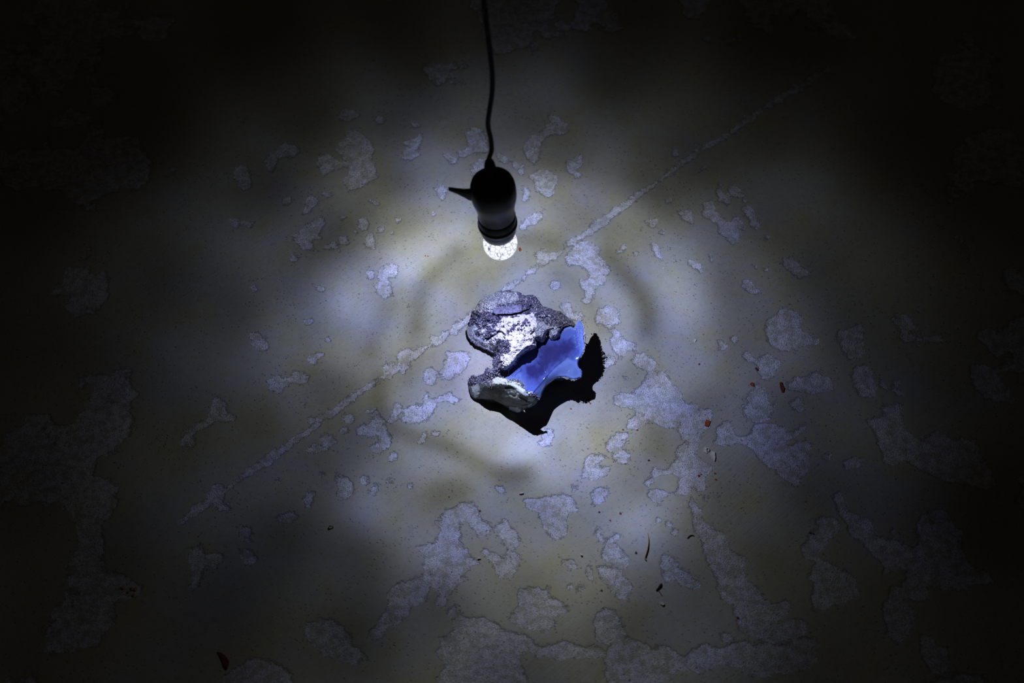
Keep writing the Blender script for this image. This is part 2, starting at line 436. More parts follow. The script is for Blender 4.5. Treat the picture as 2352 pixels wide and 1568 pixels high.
def floor_material():
    t = NT('flaking_floor_coat'); c = t.coord()
    peelv = t.attr('peel').outputs['Fac']
    e1 = t.math('MULTIPLY', t.math('SUBTRACT', t.noise(c, 150, 6, 0.75), 0.5), 0.0185)
    e2 = t.math('MULTIPLY', t.math('SUBTRACT', t.noise(c, 1000, 3, 0.6), 0.5), 0.0040)
    s = t.math('ADD', peelv, t.math('ADD', e1, e2))
    mask = t.ramp(s, -0.0005, 0.0005)
    soft = t.ramp(s, -0.0018, 0.0018)
    # coat: grey-beige with yellow-olive and bluish clouds, brush lines, dark specks
    big = t.noise(c, 9, 5, 0.6, 0.6)
    big2 = t.noise(t.mapping(c, (1, 1, 1), (0, 0, 0.7)), 16, 5, 0.62, 0.4)
    coat = t.mix(t.ramp(big, 0.36, 0.64), rgb(0.325, 0.318, 0.285), rgb(0.335, 0.34, 0.345))
    coat = t.mix(t.ramp(big2, 0.48, 0.68, 0, 0.65), coat, rgb(0.325, 0.315, 0.20))
    coat = t.mix(t.ramp(t.noise(c, 14, 4, 0.6), 0.52, 0.72, 0, 0.7), coat, rgb(0.33, 0.325, 0.40))
    coat = t.mix(t.ramp(t.noise(c, 34, 4, 0.65), 0.58, 0.74, 0, 0.35), coat, rgb(0.36, 0.29, 0.27))
    brush_v = t.mapping(t.mapping(c, (1, 1, 1), (0, 0, math.radians(-42))), (26, 460, 1))
    brush = t.noise(brush_v, 1.0, 3, 0.6)
    bw = t.ramp(t.noise(c, 5, 2, 0.5), 0.42, 0.60, 0.1, 1.0)
    coat = t.mix(t.math('MULTIPLY', bw, t.ramp(brush, 0.48, 0.70, 0, 0.18)), coat, rgb(0.20, 0.19, 0.16))
    fine = t.noise(c, 900, 3, 0.7)
    mot = t.noise(c, 120, 5, 0.7)
    coat = t.mix(t.ramp(mot, 0.48, 0.70, 0, 0.30), coat, rgb(0.20, 0.205, 0.225))
    coat = t.mix(t.ramp(mot, 0.46, 0.28, 0, 0.25), coat, rgb(0.45, 0.45, 0.45))
    coat = t.mix(t.ramp(fine, 0.40, 0.72, 0, 0.34), coat, rgb(0.20, 0.20, 0.19))
    wv = t.n('VectorMath', operation='ADD'); cs = t.mapping(t.mapping(c, (1, 1, 1), (0, 0, math.radians(35))), (0.85, 1.3, 1)); t.l(cs, wv.inputs[0])
    nzc = t.n('TexNoise'); t.l(c, nzc.inputs['Vector']); nzc.inputs['Scale'].default_value = 500
    sc = t.n('VectorMath', operation='SCALE'); t.l(nzc.outputs['Color'], sc.inputs[0]); sc.inputs['Scale'].default_value = 0.0030
    t.l(sc.outputs[0], wv.inputs[1])
    def specks(scale, size, frac):
        v = t.voro(wv.outputs[0], scale)
        r = t.n('SeparateColor'); t.l(v.outputs['Color'], r.inputs[0])
        d = t.ramp(t.math('DIVIDE', v.outputs['Distance'], t.math('MULTIPLY', r.outputs[1], size)), 0.30, 1.10, 1, 0)
        return t.math('MULTIPLY', d, t.math('LESS_THAN', r.outputs[0], frac)), r.outputs[2]
    s1, k1 = specks(90, 0.22, 0.42)
    s2, k2 = specks(300, 0.42, 0.68)
    sp = t.math('MAXIMUM', t.math('MULTIPLY', s1, t.ramp(k1, 0, 1, 0.25, 0.9)), t.math('MULTIPLY', s2, t.ramp(k2, 0, 0.7, 0.35, 1.0)))
    dens = t.ramp(t.noise(c, 16, 3, 0.6), 0.34, 0.60, 0.3, 1.0)
    spk = t.math('MULTIPLY', sp, dens)
    coat = t.mix(t.math('MULTIPLY', spk, 0.88), coat, rgb(0.06, 0.065, 0.10))
    lt, kl = specks(190, 0.16, 0.10)
    coat = t.mix(t.math('MULTIPLY', lt, 0.7), coat, rgb(0.60, 0.62, 0.68))
    # bare gritty screed under the coat
    gr = t.voro(c, 1150); gr2 = t.noise(c, 620, 6, 0.8)
    grit = t.math('ADD', t.math('MULTIPLY', gr.outputs['Distance'], 0.7), t.math('MULTIPLY', gr2, 0.6))
    bare = t.mix(t.ramp(t.noise(c, 22, 4, 0.6), 0.35, 0.65), rgb(0.60, 0.60, 0.82), rgb(0.67, 0.69, 0.80))
    bare = t.mix(t.ramp(grit, 0.58, 0.86, 0, 0.75), bare, rgb(0.18, 0.19, 0.25))
    bare = t.mix(t.ramp(gr2, 0.44, 0.30, 0, 0.7), bare, rgb(0.85, 0.87, 0.95))
    pits = t.ramp(t.noise(c, 300, 3, 0.6), 0.62, 0.68)
    bare = t.mix(t.math('MULTIPLY', pits, 0.85), bare, rgb(0.05, 0.05, 0.09))
    thin = t.ramp(t.noise(c, 90, 6, 0.75), 0.42, 0.60, 1.0, 0.25)   # remains of coat on the bare places
    col = t.mix(t.math('MULTIPLY', mask, thin), coat, bare)
    # relief
    h = t.math('ADD', t.math('MULTIPLY', soft, -0.22), t.math('MULTIPLY', t.math('MULTIPLY', mask, grit), -0.62))
    inv = t.math('SUBTRACT', 1.0, mask)
    h = t.math('ADD', h, t.math('MULTIPLY', inv, t.math('MULTIPLY', t.math('MULTIPLY', brush, bw), 0.20)))
    h = t.math('ADD', h, t.math('MULTIPLY', inv, t.math('MULTIPLY', fine, 0.20)))
    h = t.math('SUBTRACT', h, t.math('MULTIPLY', spk, 0.25))
    nb = t.bump(h, 0.0012)
    rough = t.ramp(mask, 0, 1, 0.62, 0.95)
    t.bsdf(col, rough, t.ramp(mask, 0, 1, 0.28, 0.1), nb)
    return t.m
floor = link('floor', floor_me, floor_material())
floor['kind'] = 'structure'
floor['label'] = 'worn grey-beige floor coat flaked off in pale gritty patches with a straight pale seam'

CEIL = 2.4
bm = bmesh.new(); bmesh.ops.create_cube(bm, size=1.0)
for v in bm.verts: v.co = Vector((v.co.x * 4.4, v.co.y * 4.0 + 0.2, CEIL + 0.05 + v.co.z * 0.1))
cme = bpy.data.meshes.new('ceiling'); bm.to_mesh(cme); bm.free()
ceiling = link('ceiling', cme, simple_mat('dim_plaster', (0.25, 0.24, 0.22), 0.9, 0.1, 20, 0.1))
ceiling['kind'] = 'structure'

# ------------------------------------------------------------------ hanging lamp
LH = 0.225                                    # bulb centre above the floor
BULB = up1(1149, 558, LH)
lamp = empty('hanging_lamp', BULB)
tag(lamp, 'black bulb holder with lit crackled glass bulb hanging on a black cord', 'lamp')
AX = (Vector((-0.075, -0.03, 1.0))).normalized()      # axis of the holder, a little out of plumb
ROT = Vector((0, 0, 1)).rotation_difference(AX).to_matrix().to_4x4()
M_lamp = Matrix.Translation(BULB) @ ROT

def lathe(name, prof, seg=64, mat=None, close_top=False, close_bot=False):
    v = []; f = []
    for (r, z) in prof:
        for k in range(seg):
            a = 2 * math.pi * k / seg
            v.append((r * math.cos(a), r * math.sin(a), z))
    for i in range(len(prof) - 1):
        for k in range(seg):
            k2 = (k + 1) % seg
            f.append((i * seg + k, i * seg + k2, (i + 1) * seg + k2, (i + 1) * seg + k))
    me = bpy.data.meshes.new(name)
    if close_top: f.append(tuple((len(prof) - 1) * seg + k for k in range(seg)))
    if close_bot: f.append(tuple(k for k in reversed(range(seg))))
    me.from_pydata(v, [], f)
    for p in me.polygons: p.use_smooth = True
    me.update()
    return me

black = simple_mat('black_bakelite', (0.018, 0.018, 0.020), 0.38, 0.5, 120, 0.2)
rubber = simple_mat('black_rubber', (0.012, 0.014, 0.012), 0.62, 0.35, 200, 0.25)
satin = simple_mat('black_satin_band', (0.030, 0.030, 0.036), 0.30, 0.5, 90, 0.15)
mm = 0.001
def lpart(name, me, mat, parent=None):
    o = bpy.data.objects.new(name, me); COL.objects.link(o)
    me.transform(ROT)                       # mesh in the lamp's own frame, origin at the bulb
    me.materials.append(mat)
    o.parent = lamp
    return o
body_prof = [(17.2, 46), (19.0, 46.2), (19.3, 49), (19.4, 56), (20.0, 62), (21.4, 69), (22.8, 75), (23.5, 81), (23.5, 90), (22.9, 96),
             (21.6, 100.5), (19.0, 103.6), (15, 105.0), (9, 105.6), (6.4, 105.8)]
body = lpart('socket_body', lathe('socket_body', [(r * mm, z * mm) for r, z in body_prof], close_top=True), black)
ring_prof = [(17.0, 31.2), (19.9, 31.3), (20.7, 32.0), (20.9, 34.0), (20.9, 36.0), (20.0, 36.6), (19.9, 38.0), (19.9, 46.0), (19.4, 47.4), (17.5, 47.6)]
ring = lpart('socket_ring', lathe('socket_ring', [(r * mm, z * mm) for r, z in ring_prof]), satin)
lip_prof = [(14.0, 40), (14.0, 17.4), (14.8, 16.4), (16.4, 16.6), (17.4, 18.0), (18.9, 24.0), (19.9, 29.5), (20.0, 32)]
lip = lpart('socket_lip', lathe('socket_lip', [(r * mm, z * mm) for r, z in lip_prof]), black)
gl_prof = [(9.5, 104.5), (9.0, 107), (7.2, 112), (6.4, 120), (5.6, 128), (4.6, 133), (3.0, 136), (2.4, 138)]
gland = lpart('cord_gland', lathe('cord_gland', [(r * mm, z * mm) for r, z in gl_prof], 40, close_top=True), rubber)
# little vent screws on the crown
def small_ico(r):
    bm = bmesh.new(); bmesh.ops.create_icosphere(bm, subdivisions=2, radius=r)
    me = bpy.data.meshes.new('screw_head'); bm.to_mesh(me); bm.free(); return me
for (x, y) in ((-3.0, -15.5), (4.5, -17.0)):
    me = small_ico(1.3 * mm)
    for v in me.vertices:
        v.co.z *= 0.5; v.co += Vector((x * mm, y * mm, 103.3 * mm))
    lpart('screw_head', me, simple_mat('dark_steel', (0.10, 0.10, 0.10), 0.35, 0.5))
# turn-key switch: tapered bar with a collar
bm = bmesh.new()
secs = [(0.0, 8.0, 3.8, 0.0), (5.0, 7.0, 3.5, 0.2), (9.0, 5.2, 3.0, 0.7), (16.0, 3.2, 2.3, 1.6), (23.0, 2.1, 1.8, 2.4), (24.5, 1.7, 1.5, 2.5)]
rows = []
for (u, hz, hy, lift) in secs:
    r = []
    for k in range(12):
        a = 2 * math.pi * k / 12
        ca, sa = math.cos(a), math.sin(a)
        r.append(bm.verts.new((-(21.0 + u) * mm, (math.copysign(abs(ca) ** 0.5, ca) * hy + lift * 1.2) * mm, (83 + lift * 3.0 + math.copysign(abs(sa) ** 0.5, sa) * hz) * mm)))
    rows.append(r)
for i in range(len(rows) - 1):
    for k in range(12):
        bm.faces.new((rows[i][k], rows[i][(k + 1) % 12], rows[i + 1][(k + 1) % 12], rows[i + 1][k]))
bm.faces.new(rows[-1]); bm.faces.new(list(reversed(rows[0])))
bmesh.ops.recalc_face_normals(bm, faces=bm.faces)
me = bpy.data.meshes.new('switch_key'); bm.to_mesh(me); bm.free()
key = lpart('switch_key', me, black)
# cord
cord_px = [(1130, 372), (1129, 345), (1127, 318), (1122, 296), (1121, 278), (1125, 250), (1130, 215), (1131, 180), (1128, 140), (1123, 100), (1118, 60), (1114, 20), (1112, -20)]
TOPP = M_lamp @ Vector((0, 0, 0.137))
pts = [M_lamp @ Vector((0, 0, 0.128)), TOPP]
for k, (a, b) in enumerate(cord_px[1:]):
    pts.append(ray_at_y(a, b, TOPP.y - 0.0))
last = pts[-1]
for k in range(1, 8):
    pts.append(last.lerp(Vector((last.x - 0.03, last.y, CEIL)), k / 7) + Vector((0.012 * math.sin(k * math.pi / 3.5), 0, 0)))
cp = catmull(np.array(pts), 6, closed=False)
def tube(name, pts, rad, seg=12):
    pts = [Vector(p) for p in pts]; v = []; f = []
    ref = Vector((0, 1, 0)) if abs((pts[1] - pts[0]).normalized().y) < 0.9 else Vector((1, 0, 0))
    for i, p in enumerate(pts):
        d = (pts[min(i + 1, len(pts) - 1)] - pts[max(i - 1, 0)]).normalized()
        a = d.cross(ref).normalized(); b = d.cross(a)
        r = rad[i] if hasattr(rad, '__len__') else rad
        for k in range(seg):
            t = 2 * math.pi * k / seg
            v.append(p + a * (math.cos(t) * r) + b * (math.sin(t) * r))
    for i in range(len(pts) - 1):
        for k in range(seg):
            f.append((i * seg + k, i * seg + (k + 1) % seg, (i + 1) * seg + (k + 1) % seg, (i + 1) * seg + k))
    f.append(tuple(reversed(range(seg)))); f.append(tuple((len(pts) - 1) * seg + k for k in range(seg)))
    me = bpy.data.meshes.new(name); me.from_pydata([tuple(x) for x in v], [], f)
    for p in me.polygons: p.use_smooth = True
    me.update(); return me
cord = link('cord', tube('cord', cp, 2.45 * mm), rubber, lamp)

# light pattern painted into the globe's tint: readings of floor brightness (sRGB grey) -> intensity by direction
READ = [(1230,1035,196),(1180,1045,192),(1100,1000,168),(1050,960,152),(1000,1005,130),(1000,870,135),(1110,830,190),(960,880,132),
 (950,590,205),(985,575,205),(1040,530,178),(870,740,152),(820,700,150),(790,780,118),(740,900,66),(560,1000,45),(400,1000,30),(200,900,19),(60,780,13),
 (740,520,58),(600,400,30),(640,640,62),(700,760,86),(520,700,42),(350,650,24),(1370,600,158),(1300,620,150),(1200,640,162),(1060,640,146),(1000,720,156),
 (1030,690,168),(930,770,142),(1560,690,146),(1530,640,146),(1600,830,116),(1700,650,76),(1800,500,46),(1900,600,36),(2000,750,31),(2200,800,19),
 (2330,780,10),(1500,1100,114),(1700,1150,58),(1800,1300,36),(2000,1400,21),(2250,1400,13),(1000,1250,100),(1450,1190,128),(1250,1180,102),(1300,1250,104),(1100,1300,94),(1180,1100,88),
 (880,1150,100),(800,1300,44),(800,1450,30),(640,1250,30),(500,1400,22),(200,1300,16),(1200,1400,82),(1200,1540,48),(1450,1450,52),(1100,250,64),
 (1100,180,36),(1100,80,18),(1250,250,52),(1300,440,124),(1230,480,160),(1300,350,60),(1500,400,54),(1600,320,34),(1750,250,22),(1420,500,118),
 (1300,1000,170),(1300,1060,146),(1400,950,156),(1420,800,158),(1390,700,154),(1470,850,120),(1000,400,104),(900,400,66),(830,470,76),(920,500,120),
 (1010,470,150),(700,250,22),(900,250,38),(950,120,17),(1400,150,22),(2100,300,9),(300,250,8),(1650,950,82),(1850,950,44),(1750,800,72),
 (1900,1150,30),(1620,1350,52),(1000,1400,50),(1350,1300,104),(1120,920,190),(700,1080,52),(780,1000,62),
 (20,20,4),(2330,20,4),(20,1550,14),(2330,1550,11),(1176,5,12),(600,60,8),(1800,80,7),(20,400,5),(2330,400,4),(2330,1200,7),(20,1100,12),(400,1540,21),(1900,1540,20),(1450,20,10),(900,10,10),(1176,-250,3),(-300,784,3),(2652,784,2),(1176,1850,25)]
R = np.array(READ, float)
def lin(s):
    s = s / 255.0
    return np.where(s <= 0.04045, s / 12.92, ((s + 0.055) / 1.055) ** 2.4)
RE = np.log(np.maximum(lin(R[:, 2]) - 0.0022, 0.00012))
ARC = [  # soft dark arcs put into the painted light pattern (photo px on the floor), half width, depth
 ([(1048,572),(1004,606),(972,650),(962,700),(954,755)], 17, 0.30),
 ([(892,700),(870,745),(856,790),(854,816)], 15, 0.26),
 ([(874,868),(870,925),(890,975),(950,1004),(1036,1030),(1100,1066),(1148,1086),(1215,1084)], 17, 0.33),
 ([(1388,580),(1432,628),(1477,682),(1490,727),(1486,762)], 17, 0.42),
 ([(1276,628),(1325,655),(1365,700),(1395,760)], 12, 0.22),
 ([(1190,540),(1240,548),(1290,560)], 14, 0.24), ([(960,790),(938,840),(930,880)], 12, 0.15),
 ([(1495,975),(1510,1010),(1515,1040)], 26, 0.22), ([(1010,1130),(1060,1125)], 34, 0.30), ([(700,600),(760,560),(800,520)], 24, 0.16)]
GLOW = [(950,604,34,0.55),(1000,568,34,0.55),(1050,535,30,0.3),(1190,505,28,0.32),(905,640,24,0.12),(1462,1185,36,0.16),(1540,660,30,0.12),(820,700,34,0.08),(1200,1045,36,0.10)]
def spread(px, py):
    """relative floor radiance wanted at photo px (coat albedo divided out later)"""
    e = np.zeros(len(px)); w = np.zeros(len(px))
    for (a, b, _), le in zip(READ, RE):
        d2 = (px - a) ** 2 + (py - b) ** 2
        k = 1.0 / (d2 + 38.0 ** 2) ** 1.7
        e += k * le; w += k
    base = np.exp(e / w)
    P = np.c_[px, py]
    m = np.ones(len(px))
    for pts_, hw, dep in ARC:
        m *= 1 - min(0.8, dep * 1.8) * np.exp(-(line_dist(P, pts_) / (1.1 * hw)) ** 2)
    rad = np.hypot((px - 1180) * 0.80, py - 845); ang = np.arctan2(py - 845, (px - 1180) * 0.80)
    stre = fbm(rad / 42 + 1.4 * np.sin(ang * 2 + 0.6), 2.2 * np.cos(ang) + 5, 3, 140) * 0.5 + fbm(rad / 42 + 3.1, 2.2 * np.sin(ang) + 9, 3, 150) * 0.5
    m *= 1 + 0.75 * (stre - 0.5) * sstep(90, 200, rad) * sstep(900, 400, rad)
    for (a, b, r, g) in GLOW:
        m *= 1 + g * np.exp(-((px - a) ** 2 + (py - b) ** 2) / r ** 2)
    return base * m, m

# glass globe
RB = 18.3 * mm
seg, rings = 160, 120
vs = []
for i in range(rings + 1):
    th = math.pi * (i / rings) * 0.80                    # from the bottom pole up to the neck
    for k in range(seg):
        a = 2 * math.pi * k / seg
        vs.append((RB * math.sin(th) * math.cos(a), RB * math.sin(th) * math.sin(a), -RB * math.cos(th)))
vs = np.array(vs)
fs = []
for i in range(rings):
    for k in range(seg):
        fs.append((i * seg + k, i * seg + (k + 1) % seg, (i + 1) * seg + (k + 1) % seg, (i + 1) * seg + k))
globe_me = mesh_np('bulb_glass', vs, fs)
Rm = np.array(ROT.to_3x3())
dirs = (vs / np.linalg.norm(vs, axis=1)[:, None]) @ Rm.T
down = np.maximum(-dirs[:, 2], 0.16)
hit = np.array(BULB)[None, :] + dirs * (LH / down)[:, None]
hit[:, 2] = 0
hx, hy = proj(hit)
ok = np.isfinite(hx) & (np.abs(hx) < 6000) & (np.abs(hy) < 6000)
hx = np.clip(np.where(ok, hx, 0), -400, 2752); hy = np.clip(np.where(ok, hy, -300), -300, 1900)
Lw, Mw = spread(hx, hy)
COAT = 0.325
dist = LH / down
E = math.pi * Lw / COAT
I = E * dist ** 3 / LH
I = np.minimum(I, np.percentile(I[down > 0.3], 99.5))
fade = sstep(-0.02, 0.20, -dirs[:, 2])
I = I * fade + 0.02 * I.max() * (1 - fade)
IMAX = float(I.max())
T = I / IMAX
tl = fbm(dirs[:, 0] * 5 + 2, dirs[:, 1] * 5, 3, 21)
lev = np.log(Lw / np.median(Lw[(down > 0.55)]))
blue = np.clip(0.58 + 0.9 * (Mw - 1.0) + 0.14 * lev + 2.2 * (tl - 0.5), 0, 1)[:, None]
axial = np.exp(-((1 - down) / 0.05) ** 2)[:, None]
tint = (1 - blue) * np.array([0.96, 1.00, 0.99]) + blue * np.array([0.84, 0.95, 1.45])
tint = tint * (1 - 0.6 * axial) + 0.6 * axial * np.array([0.92, 0.93, 1.48])
add_col(globe_me, 'clear', np.clip(T[:, None] * tint / 1.48, 0, 1))  # glass tint carries the bright and dark pattern cast on the floor

t = NT('crackled_lit_glass')
c = t.coord()
vr = t.voro(c, 210, 'DISTANCE_TO_EDGE'); vr2 = t.voro(c, 400, 'DISTANCE_TO_EDGE')
crk = t.math('MULTIPLY', t.ramp(vr.outputs['Distance'], 0.0, 0.075, 0.12, 1.0), t.ramp(vr2.outputs['Distance'], 0.0, 0.06, 0.5, 1.0))
sep = t.n('SeparateXYZ'); t.l(c, sep.inputs[0])
core = t.ramp(sep.outputs[2], -0.013, -0.002)            # the core is seen through the lower glass, cracks wash out
crk2 = t.math('MAXIMUM', crk, t.ramp(sep.outputs[2], -0.0185, -0.012, 0.9, 0.0))
em = t.n('Emission'); t.put(em.inputs[0], t.mix(crk2, rgb(0.25, 0.25, 0.55), rgb(0.88, 0.93, 1.0)))
geo = t.n('NewGeometry')
t.put(em.inputs[1], t.math('MULTIPLY', t.math('SUBTRACT', 1.0, geo.outputs['Backfacing']), t.ramp(crk2, 0, 1, 0.12, 1.35)))
tr = t.n('BsdfTransparent'); t.l(t.attr('clear').outputs['Color'], tr.inputs[0])
ad = t.n('AddShader'); t.l(tr.outputs[0], ad.inputs[0]); t.l(em.outputs[0], ad.inputs[1])
t.l(ad.outputs[0], t.out.inputs[0])
globe = lpart('bulb_glass', globe_me, t.m)
globe['label'] = 'lit crackled clear glass globe'
# screw base and diode stalk inside the globe
stalk_prof = [(13.4, 34), (13.4, 15.5), (11.5, 14.4), (6.0, 13.6)]
stalk = lpart('bulb_base', lathe('bulb_base', [(r * mm, z * mm) for r, z in stalk_prof], 48, close_bot=False), simple_mat('pale_plastic', (0.55, 0.55, 0.56), 0.5))
core_prof = [(0.3, 3.0), (2.4, 3.4), (5.0, 5.6), (6.6, 9.0), (7.0, 13.4)]
t = NT('white_diode'); em = t.n('Emission'); em.inputs[0].default_value = rgb(0.86, 0.92, 1.0); em.inputs[1].default_value = 3.5
t.l(em.outputs[0], t.out.inputs[0])
core = lpart('diode', lathe('diode', [(r * mm, z * mm) for r, z in core_prof], 48, close_bot=True), t.m)
ld = bpy.data.lights.new('bulb_light', 'POINT')
ld.energy = 4 * math.pi * IMAX * 1.48
ld.color = (1.0, 1.0, 1.0)
ld.shadow_soft_size = 0.8 * mm
lo = bpy.data.objects.new('bulb_light', ld); COL.objects.link(lo)
lo.location = BULB
lo.parent = lamp; lo.matrix_parent_inverse = Matrix.Translation(BULB).inverted()

# ------------------------------------------------------------------ the nodule under the lamp
SOX, SOY, SS = 1030.0, 640.0, 3.92
def S2P(p):
    p = np.asarray(p, float)
    return np.c_[SOX + p[:, 0] / SS, SOY + p[:, 1] / SS]

def tps(ctrl, Q, smooth=1e-3):
    C = np.asarray(ctrl, float); P = C[:, :2] / 100.0; z = C[:, 2]
    n = len(P)
    def U(r2): return np.where(r2 > 1e-12, r2 * np.log(r2 + 1e-12), 0)
    K = U(((P[:, None, :] - P[None, :, :]) ** 2).sum(2)) + np.eye(n) * smooth
    A = np.zeros((n + 3, n + 3)); A[:n, :n] = K; A[:n, n] = 1; A[:n, n + 1:] = P; A[n, :n] = 1; A[n + 1:, :n] = P.T
    s = np.linalg.solve(A, np.r_[z, 0, 0, 0])
    out = np.zeros(len(Q)); Qs = Q / 100.0
    for i in range(0, len(Q), 20000):
        q_ = Qs[i:i + 20000]
        out[i:i + 20000] = U(((q_[:, None, :] - P[None, :, :]) ** 2).sum(2)) @ s[:n] + s[n] + q_ @ s[n + 1:]
    return out

def field_mesh(name, outline, ctrl, step, top_fn, bottom_fn, attrs_fn, jitter=0.0, seed=0, sub=5, smooth=1e-3):
    """closed lump: top surface over an outline (S frame), underside below it"""
    poly = catmull(outline, sub)
    if jitter:
        n = len(poly); k = np.arange(n)
        nrm = np.roll(poly, -1, 0) - np.roll(poly, 1, 0)
        nrm = np.c_[nrm[:, 1], -nrm[:, 0]] / (np.linalg.norm(nrm, axis=1)[:, None] + 1e-6)
        arc = np.cumsum(np.linalg.norm(poly - np.roll(poly, 1, 0), axis=1))
        poly = poly + nrm * (jitter * (fbm(arc / 22.0, arc * 0 + seed, 3, seed) - 0.5) * 2)[:, None]
    lo = poly.min(0) - 2 * step; hi = poly.max(0) + 2 * step
    xs = np.arange(lo[0], hi[0], step); ys = np.arange(lo[1], hi[1], step)
    X, Y = np.meshgrid(xs, ys); Q = np.c_[X.ravel(), Y.ravel()]
    sd, near_ = poly_sdf(Q, poly, True)
    nx_, ny_ = len(xs), len(ys)
    ins = sd > 0
    i0 = (np.arange(ny_ - 1)[:, None] * nx_ + np.arange(nx_ - 1)[None, :]).ravel()
    quad = np.c_[i0, i0 + nx_, i0 + nx_ + 1, i0 + 1]
    keep = ins[quad].sum(1) >= 2
    quad = quad[keep]
    used = np.unique(quad)
    Q2 = Q.copy(); o_ = (~ins); Q2[o_] = near_[o_]
    sd2 = np.where(o_, 0.0, sd)
    remap = -np.ones(len(Q), int); remap[used] = np.arange(len(used))
    quad = remap[quad]; Qu = Q2[used]; d = sd2[used] / SS * 0.52      # ~mm from the edge
    z = tps(ctrl, Qu, smooth)
    z = top_fn(Qu, z, d)
    z = np.maximum(z, 1.2)
    PX = S2P(Qu)
    top = unproj(PX[:, 0], PX[:, 1], z * mm)
    zb = np.clip(bottom_fn(Qu, z, d), 0.0, None)
    bot = top.copy(); bot[:, 2] = np.minimum(zb, z - 0.6) * mm
    bot[:, 2] = np.maximum(bot[:, 2], 0.0002)
    n = len(top)
    e = np.concatenate([quad[:, [0, 1]], quad[:, [1, 2]], quad[:, [2, 3]], quad[:, [3, 0]]])
    key_ = e[:, 0].astype(np.int64) * n + e[:, 1]; rev = e[:, 1].astype(np.int64) * n + e[:, 0]
    b = e[~np.isin(key_, rev)]
    side = np.c_[b[:, 1], b[:, 0], b[:, 0] + n, b[:, 1] + n]
    me_ = mesh_np(name, np.r_[top, bot], np.r_[quad, quad[:, ::-1] + n, side])
    for kx, val in attrs_fn(Qu, z, d).items():
        add_attr(me_, kx, np.r_[val, val])
    return me_, Qu, z, top, quad

def soft_poly(Q, poly, soft=10, wob=14, seed=3):
    wq = Q + wob * np.c_[fbm(Q[:, 0] / 26, Q[:, 1] / 26, 3, seed) - 0.5, fbm(Q[:, 0] / 26 + 9, Q[:, 1] / 26, 3, seed + 11) - 0.5] * 2
    return sstep(-soft, soft, poly_sdf(wq, np.array(poly, float)))

CRUST = [(380,150),(440,115),(520,105),(600,115),(640,120),(700,150),(770,150),(812,198),(830,240),(900,260),(960,285),(1012,292),(1052,330),(1092,370),
 (1140,408),(1130,450),(1098,468),(1060,472),(1020,480),(1004,520),(975,540),(935,538),(912,522),(895,492),(884,520),(862,548),(835,562),(806,544),
 (792,556),(788,604),(745,628),(700,655),(655,688),(622,738),(590,780),(548,812),(508,832),(490,870),(500,895),(440,905),(380,950),(320,975),(260,965),
 (215,965),(190,940),(186,905),(215,868),(250,880),(285,862),(322,845),(345,795),(385,815),(402,785),(398,740),(428,705),(432,655),(405,655),(360,642),
 (300,612),(240,582),(200,545),(170,500),(162,455),(188,405),(192,362),(220,332),(206,298),(245,272),(262,222),(300,182)]
CRUST_Z = [(620,500,59),(600,590,58),(540,640,56),(560,280,45),(480,400,47),(330,430,32),(300,250,25),(760,400,54),(760,520,54),(900,420,48),(700,230,37),
 (600,180,30),(1000,400,42),(520,720,53),(350,540,25),(440,560,38),(440,480,40),(510,830,45),(590,780,51),(650,690,53),(740,630,54),(790,590,53),(840,555,48),
 (930,535,46),(1060,470,42),(1135,440,38),(1092,370,34),(1010,295,28),(830,240,25),(700,150,20),(520,105,15),(380,150,14),(245,270,13),(195,360,13),
 (165,460,12),(240,580,13),(300,612,13),(360,640,14),(412,655,18),(432,690,34),(410,780,35),(480,770,50),(440,850,40),(370,840,36),(322,850,30),(250,880,17),
 (190,920,8),(250,960,17),(320,970,26),(400,930,36),(490,885,42),(470,660,46)]
SLAB = [(398,282),(410,262),(440,257),(520,250),(600,240),(650,228),(662,250),(655,300),(560,315),(468,321),(415,313),(400,298)]
CHALK = [(430,400),(500,350),(560,330),(640,328),(700,318),(760,300),(785,340),(800,400),(778,450),(790,520),(790,600),(700,650),(640,700),(600,760),(520,820),(490,800),(470,730),(480,690),(560,650),(555,570),(540,540),(480,560),(440,560),(415,640),(370,635),(300,600),(350,570),(400,520),(455,470),(430,450)]
DARKIN = [[(600,390),(660,380),(740,380),(745,420),(690,450),(660,480),(600,470),(560,500),(520,480),(580,440)],
          [(440,560),(500,545),(548,560),(560,600),(556,660),(500,670),(450,660),(438,610)]]
RINDL = [(160,440),(240,420),(270,440),(230,480),(240,520),(330,560),(420,600),(410,660),(300,615),(200,550),(160,490)]
GREYR = [(750,320),(800,370),(900,420),(1000,440),(1020,480),(1000,530),(940,545),(900,500),(840,570),(790,545),(780,470),(770,400)]
DARKR = [(620,115),(720,145),(800,160),(830,240),(960,285),(1020,310),(1000,350),(900,350),(860,400),(800,360),(750,290),(740,220),(650,190)]
GREYTOP = [(290,190),(440,110),(620,110),(640,200),(430,250),(390,290),(290,300),(240,290)]
CRACKS = [([(455,326),(560,326),(645,308),(690,288),(735,272),(742,244)], 7, 6.0), ([(352,548),(382,522),(430,502),(452,474),(482,480),(505,506)], 7, 6.0),
 ([(208,304),(250,326),(284,342)], 6, 4.0), ([(400,318),(438,334),(458,352)], 6, 5.0), ([(882,505),(902,462),(944,448)], 6, 5.0), ([(768,528),(792,552)], 5, 4.0),
 ([(1012,476),(1040,446),(1090,432),(1112,446)], 12, 7.0), ([(742,500),(772,470)], 5, 4.0), ([(560,345),(600,340),(640,338)], 4, 3.0),
 ([(820,345),(860,352),(890,340)], 5, 3.5), ([(258,468),(300,440),(360,410),(420,380)], 5, 1.8), ([(432,700),(440,660),(450,640)], 6, 4.0), ([(190,375),(215,362),(240,370)], 5, 3.0)]
